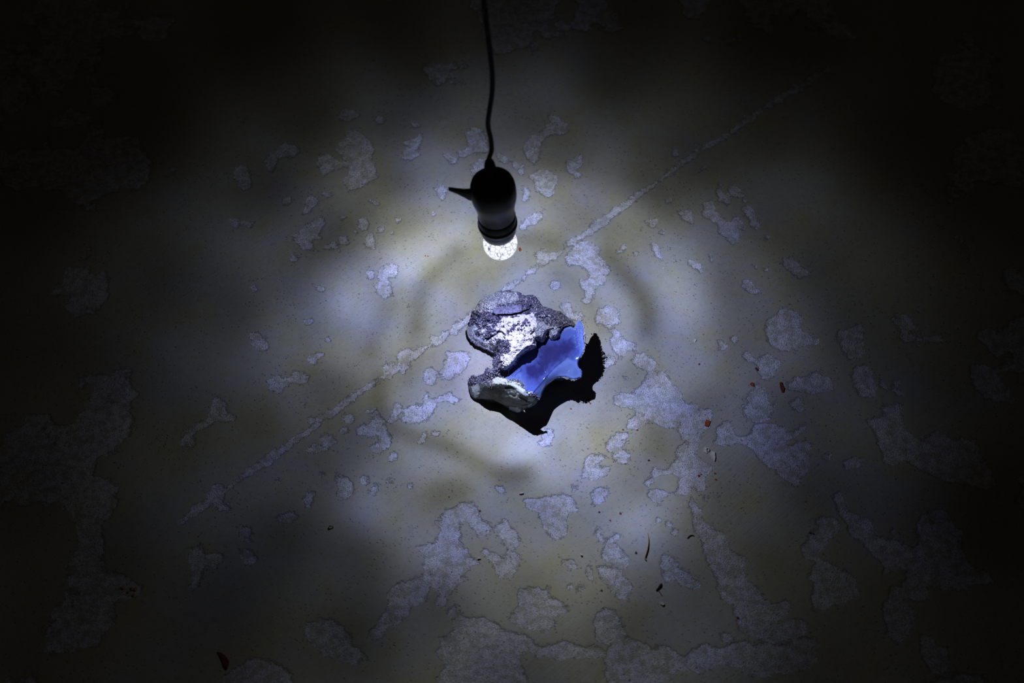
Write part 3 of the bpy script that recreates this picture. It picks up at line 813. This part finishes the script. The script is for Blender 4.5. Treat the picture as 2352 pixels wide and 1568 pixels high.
def cells(Q, size, seed):
    g = np.floor(Q / size).astype(int); b1 = np.full(len(Q), 1e9); b2 = b1.copy(); idv = np.zeros(len(Q))
    for dx in (-1, 0, 1):
        for dy in (-1, 0, 1):
            cx, cy = g[:, 0] + dx, g[:, 1] + dy
            px_ = (cx + _hash(cx, cy, seed)) * size; py_ = (cy + _hash(cx, cy, seed + 1)) * size
            d_ = np.hypot(Q[:, 0] - px_, Q[:, 1] - py_)
            m = d_ < b1
            b2 = np.where(m, b1, np.minimum(b2, d_)); idv = np.where(m, _hash(cx, cy, seed + 2), idv); b1 = np.where(m, d_, b1)
    return b1, b2, idv
def crust_zones(Q):
    slab = soft_poly(Q, SLAB, 3, 3)
    chalk = soft_poly(Q, CHALK, 9, 20)
    dk = np.zeros(len(Q))
    for p in DARKIN: dk = np.maximum(dk, soft_poly(Q, p, 10, 26))
    spots = sstep(0.60, 0.68, fbm(Q[:, 0] / 15, Q[:, 1] / 15, 3, 50)) * 0.8
    chalk = chalk * (1 - dk * sstep(0.35, 0.55, fbm(Q[:, 0] / 12, Q[:, 1] / 12, 3, 33))) * (1 - spots * 0.7)
    rind = soft_poly(Q, RINDL, 8, 14); gr = soft_poly(Q, GREYR, 10, 18)
    gt = soft_poly(Q, GREYTOP, 14, 24); dr = soft_poly(Q, DARKR, 10, 24)
    bits = sstep(0.50, 0.60, fbm(Q[:, 0] / 24, Q[:, 1] / 24, 3, 61)) * soft_poly(Q, [(190,400),(300,380),(420,420),(450,470),(340,560),(220,540)], 10, 10)
    chalk = np.maximum(chalk, 0.8 * bits * sstep(0.5, 0.62, fbm(Q[:, 0] / 18 + 7, Q[:, 1] / 18, 3, 66)))
    chalk = np.maximum(chalk, 0.75 * gt * (1 - slab) * sstep(0.44, 0.58, fbm(Q[:, 0] / 6, Q[:, 1] / 6, 2, 67)))
    chalk = np.maximum(chalk, 0.6 * dr * sstep(0.60, 0.70, fbm(Q[:, 0] / 8, Q[:, 1] / 8, 2, 68)))
    grey = np.clip(rind + gr * (1 - dr * 0.8) + gt * 0.95 + bits * 1.0 + slab * 0.95, 0, 1)
    smoothz = np.clip(slab + rind * 0.8 + gr * 0.5 + 0.35 * chalk, 0, 1)
    return slab, chalk, grey * (1 - chalk), smoothz
def crust_top(Q, z, d):
    slab, chalk, grey, sm = crust_zones(Q)
    x, y = Q[:, 0], Q[:, 1]
    z = z * (0.80 + 0.20 * sstep(0, 5, d))
    z = z + 7.0 * (fbm(x / 75, y / 75, 3, 12) - 0.5) * sstep(0, 6, d)
    z = z + (3.4 - 2.4 * sm) * (fbm(x / 26, y / 26, 3, 13) - 0.5) * sstep(0, 2, d)
    z = z + (1.9 - 1.5 * sm) * (fbm(x / 9, y / 9, 2, 14) - 0.5)
    z = z + slab * 2.4 * sstep(225, 285, y + 0.16 * (x - 560))
    wq = Q + 10 * np.c_[fbm(x / 20, y / 20, 2, 80) - 0.5, fbm(x / 20, y / 20, 2, 81) - 0.5]
    for size, hh, cr, cw, sd_ in ((46, 3.0, 2.6, 3.2, 300), (19, 1.5, 1.1, 2.4, 310)):
        f1, f2, idv = cells(wq, size, sd_)
        z = z + np.clip(1 - 0.9 * sm - 0.35 * chalk, 0.15, 1) * sstep(0.3, 2.5, d) * (hh * (idv - 0.5) - cr * np.exp(-((f2 - f1) / cw) ** 2))
    blk = vnoise(x / 42 + 4, y / 30, 90); z = z + 2.2 * (np.floor(blk * 4) / 4 - 0.4) * sstep(1, 4, d) * (1 - slab)
    for pts_, hw, dep in CRACKS:
        ql = Q + 5 * np.c_[vnoise(x / 14, y / 14, 70) - 0.5, vnoise(x / 14, y / 14, 71) - 0.5]
        z = z - 1.5 * dep * np.exp(-(line_dist(ql, pts_) / (1.15 * hw)) ** 4)
    return z
def crust_bot(Q, z, d):
    return z - 2.5 - (z + 2) * sstep(7, 26, d)
def crust_attr(Q, z, d):
    slab, chalk, grey, sm = crust_zones(Q)
    return dict(chalk=chalk, grey=grey, slab=slab)
crust_me, cQ, cz, ctop, cquad = field_mesh('crust', CRUST, CRUST_Z, 2.3, crust_top, crust_bot, crust_attr, jitter=9, seed=4)

LOBE = [(188,905),(182,960),(203,1040),(238,1073),(300,1074),(400,1086),(480,1118),(540,1140),(620,1155),(690,1160),(750,1142),(796,1108),(806,1062),
        (764,1030),(722,1030),(692,1002),(682,962),(662,930),(622,908),(572,912),(520,900),(440,880),(340,880),(260,890)]
LOBE_Z = [(188,905,6),(182,960,3),(203,1040,4),(238,1073,5),(300,1074,9),(400,1086,12),(480,1118,14),(540,1140,16),(620,1155,19),(690,1160,23),(750,1142,29),
 (796,1108,38),(806,1062,44),(764,1030,50),(722,1030,51),(692,1002,51),(662,930,46),(600,910,44),(500,890,41),(400,890,33),(300,890,23),(330,960,30),(400,920,36),
 (480,915,41),(600,945,46),(690,1010,51),(740,1050,49),(450,1010,30),(600,1060,37),(300,1010,20),(230,980,12),(700,1110,38),(530,1090,26),(380,1050,20)]
def lobe_top(Q, z, d):
    x, y = Q[:, 0], Q[:, 1]
    crest = sstep(40, -10, y - (905 + 0.22 * (x - 400) * (x > 400)) - 30)
    z = z + 1.6 * (fbm(x / 55, y / 40, 3, 22) - 0.5) + 0.5 * (fbm(x / 14, y / 14, 2, 23) - 0.5)
    for pts_, hw, dep in [([(520,990),(560,985),(600,1000)], 16, 2.2), ([(600,950),(650,975),(680,990)], 9, 1.6), ([(560,1040),(600,1050)], 12, 1.2), ([(700,1095),(725,1100)], 8, 2.0), ([(640,1060),(690,1080)], 12, 1.2)]:
        z = z - dep * np.exp(-(line_dist(Q, pts_) / hw) ** 2)
    return z
def lobe_bot(Q, z, d): return z - 2.0 - (z + 2) * sstep(3, 16, d)
def lobe_attr(Q, z, d):
    pale = np.zeros(len(Q))
    for p in [[(400,900),(450,890),(520,905),(620,930),(680,990),(760,1050),(790,1090),(740,1110),(690,1060),(640,1010),(580,970),(500,950),(440,960),(390,940)],
              [(520,1010),(560,1000),(620,1030),(650,1070),(640,1090),(590,1085),(560,1060),(540,1050)],
              [(205,960),(260,950),(300,1000),(270,1060),(225,1060)]]:
        pale = np.maximum(pale, soft_poly(Q, p, 10, 18, 8))
    stain = np.maximum(soft_poly(Q, [(430,940),(520,950),(590,985),(600,1010),(540,1015),(520,1040),(400,1030),(330,1010)], 14, 26, 15),
                       soft_poly(Q, [(640,1050),(700,1060),(720,1100),(650,1100)], 10, 18, 16))
    return dict(pale=pale * (1 - 0.5 * stain), stain=stain, crest=np.zeros(len(Q)))
lobe_me, lQ, lz, ltop, lquad = field_mesh('outer_rind', LOBE, LOBE_Z, 2.6, lobe_top, lobe_bot, lobe_attr, jitter=3, seed=9)

GLASS = [(505,900),(540,860),(540,760),(620,660),(740,560),(850,500),(980,470),(1090,430),(1130,440),(1158,385),(1180,366),(1200,395),(1216,440),(1214,520),(1224,600),
 (1214,655),(1188,702),(1166,750),(1170,792),(1196,826),(1196,880),(1132,904),(1060,884),(988,886),(930,920),(882,960),(850,1010),(830,1062),(816,1086),(790,1050),(740,1060),(680,1010),(640,930),(560,925)]
GLASS_Z = [(1180,366,43),(1200,395,42),(1216,440,43),(1214,520,47),(1224,600,47),(1188,702,44),(1166,750,41),(1196,850,37),(1132,904,36),(1060,884,37),(988,886,37),
 (930,920,36),(882,960,36),(816,1086,36),(1120,660,42),(1050,725,43.5),(960,790,43.5),(905,850,43),(870,890,43),(810,960,44),(760,1022,46),(900,650,34.5),(960,600,35.5),
 (820,800,33),(740,860,32),(690,900,35),(640,850,34),(590,880,37),(700,950,41),(1050,560,38.5),(1110,480,40),(1150,500,43),(1150,440,42),(1160,600,41.5),
 (700,620,26),(560,740,25),(850,560,29),(980,490,33),(540,860,33),(700,760,28),(1100,800,40),(1000,850,39.5)]
def glass_top(Q, z, d):
    x, y = Q[:, 0], Q[:, 1]
    z = z + 1.0 * (fbm(x / 120, y / 120, 2, 31) - 0.5) + 0.10 * (fbm(x / 30, y / 30, 2, 35) - 0.5)
    for pts_, hw, hgt in [([(815,752),(838,760),(856,790),(862,825)], 14, 2.6), ([(588,868),(610,842),(645,822)], 12, 2.6), ([(640,822),(660,850),(655,890)], 18, 1.1),
                          ([(1040,726),(960,786),(900,850),(850,915),(760,1020)], 7, 0.8), ([(1050,545),(1085,520),(1110,500)], 8, 0.5)]:
        z = z + hgt * np.exp(-(line_dist(Q, pts_) / hw) ** 2)
    return z - 1.0 * np.exp(-(d / 0.8) ** 2)
def glass_bot(Q, z, d): return z - 2.2 - (z + 1) * sstep(4, 22, d)
def glass_attr(Q, z, d):
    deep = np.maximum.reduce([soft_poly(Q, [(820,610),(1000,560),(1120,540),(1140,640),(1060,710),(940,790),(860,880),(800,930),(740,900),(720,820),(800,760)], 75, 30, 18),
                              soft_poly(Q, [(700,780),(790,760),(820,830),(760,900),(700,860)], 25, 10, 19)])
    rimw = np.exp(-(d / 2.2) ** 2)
    bub = sstep(0.72, 0.78, fbm(Q[:, 0] / 7, Q[:, 1] / 7, 2, 44)) * soft_poly(Q, [(1080,430),(1200,380),(1220,640),(1150,620),(1130,500)], 10, 5, 2)
    lip_ = np.maximum.reduce([soft_poly(Q, [(1075,715),(960,800),(880,895),(790,1020),(816,1090),(880,965),(990,890),(1130,910),(1200,880),(1170,780),(1165,745),(1120,730)], 16, 10, 28),
                              0.7 * soft_poly(Q, [(520,905),(580,860),(640,820),(670,860),(700,960),(680,1000),(600,910)], 30, 14, 29), 0.6 * soft_poly(Q, [(1150,380),(1220,380),(1230,640),(1180,660),(1170,520)], 14, 8, 30)])
    return dict(deep=deep, rimw=rimw, bub=bub * 0.6, lip=lip_)
glass_me, gQ, gz, gtop, gquad = field_mesh('blue_glass_lining', GLASS, GLASS_Z, 3.0, glass_top, glass_bot, glass_attr, jitter=1.5, seed=2)

NOD = up1(1190, 850, 0.0)
nod = empty('slag_nodule', NOD)
tag(nod, 'hollow lump of crumbly grey and white slag lined with glossy blue glass under the bulb', 'slag lump')

t = NT('crumbly_crust'); c = t.coord()
chalk = t.attr('chalk').outputs['Fac']; grey = t.attr('grey').outputs['Fac']; slab = t.attr('slab').outputs['Fac']
n1 = t.noise(c, 900, 5, 0.7); n2 = t.noise(c, 260, 4, 0.6)
vg = t.voro(c, 1100); sepv = t.n('SeparateColor'); t.l(vg.outputs['Color'], sepv.inputs[0])
dark = t.mix(t.ramp(sepv.outputs[0], 0.0, 1.0), rgb(0.018, 0.015, 0.042), rgb(0.10, 0.092, 0.19))
dark = t.mix(t.math('GREATER_THAN', sepv.outputs[1], 0.86), dark, rgb(0.50, 0.49, 0.56))
gcol = t.mix(t.ramp(n1, 0.38, 0.66), rgb(0.15, 0.15, 0.22), rgb(0.58, 0.60, 0.70))
gcol = t.mix(t.math('MULTIPLY', slab, 0.75), gcol, t.mix(t.ramp(n2, 0.4, 0.65), rgb(0.07, 0.065, 0.17), rgb(0.27, 0.26, 0.46)))
ccol = t.mix(t.ramp(n1, 0.30, 0.62), rgb(0.50, 0.47, 0.62), rgb(0.90, 0.90, 0.93))
col = t.mix(t.ramp(t.math('ADD', grey, t.math('MULTIPLY', t.math('SUBTRACT', n1, 0.5), 0.7)), 0.35, 0.60), dark, gcol)
col = t.mix(t.ramp(t.math('ADD', chalk, t.math('MULTIPLY', t.math('SUBTRACT', n2, 0.5), 0.8)), 0.38, 0.62), col, ccol)
hgt = t.math('ADD', t.math('MULTIPLY', n1, 0.6), t.math('MULTIPLY', vg.outputs['Distance'], 0.7))
nb = t.bump(t.math('MULTIPLY', hgt, t.ramp(slab, 0, 1, 1.0, 0.3)), 0.0011, 1.0)
rough = t.ramp(t.math('ADD', chalk, t.math('MULTIPLY', grey, 0.6)), 0.0, 0.8, 0.28, 0.8)
t.bsdf(col, rough, t.ramp(chalk, 0, 1, 0.6, 0.25), nb)
crust_mat = t.m
crust = link('crust', crust_me, crust_mat, nod)
crust['label'] = 'crumbling dark and chalky white slag crust'

t = NT('pale_outer_rind'); c = t.coord()
pale = t.attr('pale').outputs['Fac']; stain = t.attr('stain').outputs['Fac']
n1 = t.noise(t.mapping(c, (1, 1, 1)), 420, 5, 0.65); n2 = t.noise(c, 130, 4, 0.6, 0.5)
base = t.mix(t.ramp(n2, 0.35, 0.65), rgb(0.05, 0.062, 0.06), rgb(0.13, 0.15, 0.142))
base = t.mix(t.ramp(t.math('ADD', pale, t.math('MULTIPLY', t.math('SUBTRACT', n1, 0.5), 0.9)), 0.35, 0.6), base, rgb(0.42, 0.46, 0.48))
base = t.mix(t.ramp(t.math('ADD', stain, t.math('MULTIPLY', t.math('SUBTRACT', n1, 0.5), 1.0)), 0.45, 0.7), base, rgb(0.035, 0.04, 0.045))
t.bsdf(base, 0.38, 0.5, t.bump(t.math('ADD', n1, t.math('MULTIPLY', n2, 0.8)), 0.0009))
rind = link('outer_rind', lobe_me, t.m, nod)
rind['label'] = 'smooth pale grey-green outer rind with dark stains'

t = NT('milky_blue_glass'); c = t.coord()
deep = t.attr('deep').outputs['Fac']; rimw = t.attr('rimw').outputs['Fac']; bub = t.attr('bub').outputs['Fac']
n1 = t.math('ADD', t.math('MULTIPLY', t.noise(c, 45, 5, 0.6, 0.8), 0.75), t.math('MULTIPLY', t.noise(c, 160, 4, 0.6), 0.25))
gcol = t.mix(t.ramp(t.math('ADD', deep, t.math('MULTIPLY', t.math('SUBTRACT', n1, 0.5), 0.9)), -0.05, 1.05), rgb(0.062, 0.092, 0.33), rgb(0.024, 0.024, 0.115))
lipc = t.attr('lip').outputs['Fac']
gcol = t.mix(t.math('MULTIPLY', lipc, t.ramp(n1, 0.3, 0.7, 0.35, 0.9)), gcol, rgb(0.15, 0.22, 0.52))
gcol = t.mix(t.math('MULTIPLY', rimw, 0.45), gcol, rgb(0.22, 0.32, 0.80))
spk = t.math('GREATER_THAN', t.noise(c, 700, 2, 0.5), 0.775)
gcol = t.mix(t.math('MULTIPLY', t.math('MAXIMUM', bub, spk), 0.7), gcol, rgb(0.55, 0.65, 0.95))
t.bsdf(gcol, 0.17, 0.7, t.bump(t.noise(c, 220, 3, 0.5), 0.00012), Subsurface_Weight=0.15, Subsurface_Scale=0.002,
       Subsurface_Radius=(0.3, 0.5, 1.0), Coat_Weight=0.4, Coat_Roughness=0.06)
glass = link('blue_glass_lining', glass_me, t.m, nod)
glass['label'] = 'glossy milky blue glass lining with a ridge and turned lip'

# grains: crust beads on the glass rim, crystals on the dark crust, drips
def grains(name, pts, sizes, mat, kind_ang=True, squash=1.0):
    ico = bmesh.new(); bmesh.ops.create_icosphere(ico, subdivisions=1 if not kind_ang else 1, radius=1.0)
    iv = np.array([v.co[:] for v in ico.verts]); ifc = np.array([[v.index for v in f.verts] for f in ico.faces]); ico.free()
    V = []; Fc = []
    for i, (p, s) in enumerate(zip(pts, sizes)):
        A = np.linalg.qr(rng.normal(size=(3, 3)))[0]
        sc_ = rng.uniform(0.55, 1.15, 3) * s
        jit = rng.uniform(0.75, 1.2, (len(iv), 1)) if kind_ang else 1.0
        V.append((iv * jit * sc_) @ A.T + np.asarray(p)); Fc.append(ifc + i * len(iv))
    return mesh_np(name, np.concatenate(V), np.concatenate(Fc), smooth=not kind_ang)
def along(pts, n, spread_=6):
    pts = catmull(np.array(pts, float), 8, closed=False)
    k = rng.integers(0, len(pts), n)
    return pts[k] + rng.normal(size=(n, 2)) * spread_
def surf_z(Q, Qs, zs):
    out_ = np.zeros(len(Q))
    for i, q_ in enumerate(Q):
        j = np.argmin(((Qs - q_) ** 2).sum(1)); out_[i] = zs[j]
    return out_
rimq = np.concatenate([along([(1182,372),(1204,400),(1220,445),(1222,520),(1228,600),(1218,650),(1192,702)], 150, 4.5),
                       along([(1232,490),(1240,520),(1230,560)], 30, 6), along([(1000,886),(1040,884),(1070,896),(1110,910),(1150,905)], 60, 5),
                       along([(1080,835),(1140,822),(1196,832)], 40, 4), along([(1168,372),(1190,380)], 24, 8), along([(1196,850),(1190,885)], 20, 3)])
rz = surf_z(rimq, gQ, gz)
rp = unproj(S2P(rimq)[:, 0], S2P(rimq)[:, 1], (rz - rng.uniform(0.2, 1.6, len(rz))) * mm)
rim_mat = simple_mat('rim_grains', (0.30, 0.31, 0.34), 0.3, 0.5, 500, 0.5)
rim = link('rim_grains', grains('rim_grains', rp, rng.uniform(0.4, 1.25, len(rp)) * mm, rim_mat), rim_mat, nod)
rim['kind'] = 'stuff'
# crystals
slab_, chalk_, grey_, sm_ = crust_zones(cQ)
wgt = np.clip(1.1 - chalk_ * 0.9 - sm_ - 0.35 * grey_, 0.01, 1)
sel = rng.choice(len(cQ), 7500, replace=False, p=wgt / wgt.sum())
cs = rng.uniform(0.16, 0.48, len(sel)) * mm * (0.6 + 0.5 * wgt[sel])
cp_ = ctop[sel] + np.c_[rng.normal(size=(len(sel), 2)) * 0.2 * mm, np.full(len(sel), 0.1 * mm)]
t = NT('glittering_crystals'); c = t.coord()
v = t.voro(c, 900); sp_ = t.n('SeparateColor'); t.l(v.outputs['Color'], sp_.inputs[0])
colx = t.mix(t.ramp(sp_.outputs[0], 0.45, 1.0), rgb(0.03, 0.026, 0.07), rgb(0.48, 0.47, 0.62))
t.bsdf(colx, 0.2, 0.7)
cry = link('crystal_grains', grains('crystal_grains', cp_, cs, t.m), t.m, nod)
cry['kind'] = 'stuff'
# dark crystal band along the top edge of the rind
bandq = np.concatenate([along([(200,905),(250,900),(320,930),(380,950),(330,900),(280,930)], 800, 17), along([(540,918),(600,915),(650,940),(680,980)], 300, 9),
                        along([(700,1010),(740,1038),(790,1055),(800,1090)], 300, 9), along([(430,700),(420,760),(440,800),(400,830),(360,850)], 500, 14)])
bz = np.maximum(surf_z(bandq, lQ, lz), np.where(bandq[:, 1] < 880, surf_z(bandq, cQ, cz), 0))
bp = unproj(S2P(bandq)[:, 0], S2P(bandq)[:, 1], (bz + rng.uniform(-0.3, 1.0, len(bz))) * mm)
band = link('crystal_band', grains('crystal_band', bp, rng.uniform(0.2, 0.6, len(bp)) * mm, t.m), t.m, nod)
band['kind'] = 'stuff'

# ------------------------------------------------------------------ chips, twigs and crumbs lying on the floor
def chip(name, pxs, thick, mat, label, cat, group=None, tilt=0.0):
    """thin flake with the outline given in photo px, lying on the floor"""
    p = np.array(pxs, float)
    w_ = unproj(p[:, 0], p[:, 1], np.zeros(len(p)))
    cc = w_.mean(0); z0 = max(floor_z(x, y) for x, y in w_[:, :2]) + 0.00005
    thick = thick * 0.55
    bm_ = bmesh.new()
    lo_ = [bm_.verts.new((x - cc[0], y - cc[1], 0)) for x, y, _ in w_]
    hi_ = [bm_.verts.new(((x - cc[0]) * 0.96, (y - cc[1]) * 0.96, thick + tilt * (x - cc[0]))) for x, y, _ in w_]
    n_ = len(p)
    for k in range(n_):
        bm_.faces.new((lo_[k], lo_[(k + 1) % n_], hi_[(k + 1) % n_], hi_[k]))
    bm_.faces.new(hi_); bm_.faces.new(list(reversed(lo_)))
    bmesh.ops.recalc_face_normals(bm_, faces=bm_.faces)
    me_ = bpy.data.meshes.new(name); bm_.to_mesh(me_); bm_.free()
    o = link(name, me_, mat); o.location = (cc[0], cc[1], z0)
    return tag(o, label, cat, group)
orange = simple_mat('brick_orange', (0.27, 0.062, 0.026), 0.7, 0.2, 500, 0.35, 0.0002)
brown = simple_mat('brown_chip', (0.14, 0.035, 0.02), 0.6, 0.3, 500, 0.35, 0.0002)
maroon = simple_mat('dark_red_chip', (0.16, 0.03, 0.03), 0.7, 0.2, 500, 0.3)
white = simple_mat('old_paint_flake', (0.50, 0.49, 0.46), 0.6, 0.3, 400, 0.15)
straw = simple_mat('dry_stem', (0.34, 0.26, 0.15), 0.7, 0.2, 600, 0.35)
darkst = simple_mat('dark_bits', (0.03, 0.03, 0.035), 0.7, 0.3, 500, 0.3)
chip('brick_chip', [(1622.5,963),(1632.5,967),(1626.5,980.5),(1618.5,977.5),(1619,970)], 0.0016, orange, 'largest orange brick chip, four-sided, beside the grey-white paint flakes', 'chip', None)
chip('brick_chip', [(1721.5,882),(1727,877.5),(1731,879.5),(1731,888),(1725.5,886)], 0.0014, orange, 'bright orange three-cornered brick chip between two dark brown ones', 'chip')
chip('brick_chip', [(1790,879),(1795,877.5),(1797,885),(1802,892),(1799,902),(1796,902),(1792,891)], 0.0016, brown, 'long dark brown chip shaped like a seed, in dim light', 'chip')
chip('brick_chip', [(1734.5,843.5),(1737,844),(1741,849.5),(1739,851.5),(1734,847.5)], 0.0012, maroon, 'small dark maroon oblong chip above the bright orange one', 'chip')
chip('brick_chip', [(1191,569),(1196,568.5),(1198,574),(1195,578),(1191.5,575)], 0.0012, orange, 'small red brick chip on the floor beside the lit bulb', 'chip')
CRUMBS = [(1102,1173,4,maroon,'dark red crumb on the rim of a big arched flaked patch'), (1376.5,1175.5,3.2,maroon,'dark red crumb, one of two alike between flaked patches'),
 (1424.5,1179,3.6,maroon,'dark red crumb, one of two alike between flaked patches'), (1605,1092,3.4,brown,'brown crumb touching a maroon one below the paint flakes'),
 (1610,1089,2.2,maroon,'maroon crumb touching a brown one below the paint flakes'), (1642,1087,3,orange,'orange crumb, one of two close together on smooth coat below the paint flakes'),
 (1644,1101,3,orange,'orange crumb, one of two close together on smooth coat below the paint flakes'), (1311,938.5,2.6,orange,'orange-red crumb on bright floor just beyond the shadow of the slag lump'),
 (1352,917,3.2,maroon,'maroon crumb, one of two at the edge of the slag lump shadow'), (1356,926,2.4,maroon,'maroon crumb, one of two at the edge of the slag lump shadow'),
 (1606,836,3,brown,'brown crumb alone on streaked olive floor coat'), (1401,1194,2.4,orange,'orange crumb close to two alike dark red crumbs'),
 (1464,987,2.6,orange,'orange crumb on the tip of a large flaked patch'), (1431,986.5,2.4,maroon,'maroon crumb between two flaked patches in bright light'),
 (1461,1269,4,darkst,'blackish crumb beside the thin dry stem'), (1382,1356,3.2,darkst,'blackish crumb in dim light far from the dry stem'),
 (1032,1141,2,maroon,'minute maroon crumb alone on smooth coat'), (977,588,1.7,maroon,'minute maroon crumb next to an orange one in the brightest band of light'),
 (983,589,2,orange,'minute orange crumb next to a maroon one in the brightest band of light'), (1063,735,2,maroon,'minute maroon crumb on the pale seam beside the slag lump'),
 (1861,1223,3.4,brown,'brown crumb, one of two in the dim gritty area'), (1868,1225,2.6,brown,'brown crumb, one of two in the dim gritty area'),
 (1694,1418,3.2,brown,'brown crumb on the long flaked strip'), (1490,1057,3,darkst,'blackish crumb on smooth coat between flaked patches')]
for (x, y, sz, mt, lab) in CRUMBS:
    a0 = rng.uniform(0, 6.28)
    pts_ = [(x + sz * math.cos(a0 + k * 1.257) * rng.uniform(0.6, 1.1), y + sz * 0.85 * math.sin(a0 + k * 1.257) * rng.uniform(0.6, 1.1)) for k in range(5)]
    chip('crumb', pts_, 0.0009, mt, lab, 'crumb', 'crumbs scattered on the floor')
chip('paint_flake', [(1634,1035.5),(1642,1038.5),(1643,1052),(1641.5,1060),(1636,1051),(1631.5,1046)], 0.0020, white, 'larger pale paint flake with a shadowed straight edge', 'paint flake', tilt=0.05)
chip('paint_flake', [(1618,1027),(1622,1029),(1624.5,1042),(1615.5,1038)], 0.0014, white, 'small three-cornered pale paint flake next to a curled ring', 'paint flake')
chip('paint_flake', [(1592,782.5),(1596,779),(1600,780),(1597,785.5)], 0.0014, white, 'small pale flake alone in the streaked olive area right of the nodule', 'paint flake')
def stick(name, pxs, rad, mat, label, cat, group=None, lift=0.0):
    p = catmull(np.array(pxs, float), 6, closed=False)
    w_ = unproj(p[:, 0], p[:, 1], np.zeros(len(p)))
    cc = w_.mean(0)
    rr = rad if hasattr(rad, '__len__') else [rad, rad]
    r_ = np.interp(np.linspace(0, 1, len(p)), np.linspace(0, 1, len(rr)), rr)
    hump = np.sin(np.linspace(0, math.pi, len(p))) * lift
    zz = np.array([floor_z(x, y) for x, y in w_[:, :2]])
    q_ = np.c_[w_[:, 0] - cc[0], w_[:, 1] - cc[1], np.full(len(p), zz.max()) + r_ + hump]
    o = link(name, tube(name, q_, list(r_), 8), mat); o.location = (cc[0], cc[1], 0)
    return tag(o, label, cat, group)
a_ = np.linspace(0, 1.75 * math.pi, 9) + 2.2
stick('paint_curl', [(1625.3 + 3.6 * math.cos(k), 1033.3 + 4.2 * math.sin(k)) for k in a_], 0.0005, white, 'tiny curled ring of pale paint beside the flakes', 'paint curl')
stick('twig', [(1486.5,1223),(1489,1236),(1488.5,1250),(1485.5,1266),(1481,1281),(1483.5,1286)], [0.0004, 0.0006, 0.0008, 0.0008, 0.0007], straw, 'thin curved dry stem standing out on the floor', 'twig', lift=0.0004)
stick('fibre', [(1579,1236),(1583,1231.5),(1589,1229),(1594,1230.5)], 0.0005, darkst, 'short curved dark fibre on the floor near the dry stem', 'fibre')
stick('grass_sprig', [(1507,1356),(1512,1350),(1516,1344),(1520,1340.5)], [0.0006, 0.0009, 0.0012, 0.0006], simple_mat('dark_green', (0.06, 0.065, 0.03), 0.7), 'dark olive bit of plant below the dry stem', 'plant bit')
stick('fibre', [(1512,1356),(1516,1361),(1519.5,1367)], 0.0004, darkst, 'straight dark hair touching the olive plant bit', 'fibre')
stick('grain', [(1193,1134.5),(1198,1133.5),(1203,1132.5)], [0.0006, 0.0010, 0.0007], white, 'pale rice-like grain above the flaked patch', 'grain', 'pale grains on the floor')
stick('grain', [(1097,1284),(1101,1283),(1105,1282.5)], [0.0005, 0.0008, 0.0005], white, 'pale sliver lying between two flaked patches', 'grain', 'pale grains on the floor')
stick('grain', [(1333,1273),(1336,1276),(1338,1275)], [0.0006, 0.0009, 0.0006], white, 'short pale grain with a dark shadowed end', 'grain', 'pale grains on the floor')
stick('straw_bit', [(756,1210.5),(761,1210),(766,1211)], [0.0005, 0.0009, 0.0006], straw, 'short straw bit alone in the dim left area', 'straw', lift=0.002)
chip('dry_leaf', [(498,1496),(510,1499),(522,1510),(527,1522),(522,1537),(515,1530),(508,1512)], 0.0018, brown, 'dried dark brown leaf in the dimmest corner of the floor', 'leaf', tilt=0.08)
chip('pebble', [(1516,1383),(1523,1384),(1527,1388),(1522,1391),(1517,1388)], 0.0022, white, 'small flat pale pebble below the plant bit', 'pebble')
for (x, y, sx_, sy_) in [(283,1349,5,4),(305,1351,4,6),(312,1352,5,6),(296,1359,4,3),(307,1366,4,3)]:
    pts_ = [(x + sx_ * math.cos(k * 1.257) * rng.uniform(0.7, 1.1), y + sy_ * math.sin(k * 1.257) * rng.uniform(0.7, 1.1)) for k in range(5)]
    chip('rubble_chip', pts_, 0.0016, straw, 'brownish rubble chip in a small cluster in the dim corner', 'chip', 'rubble chips in the dim corner')
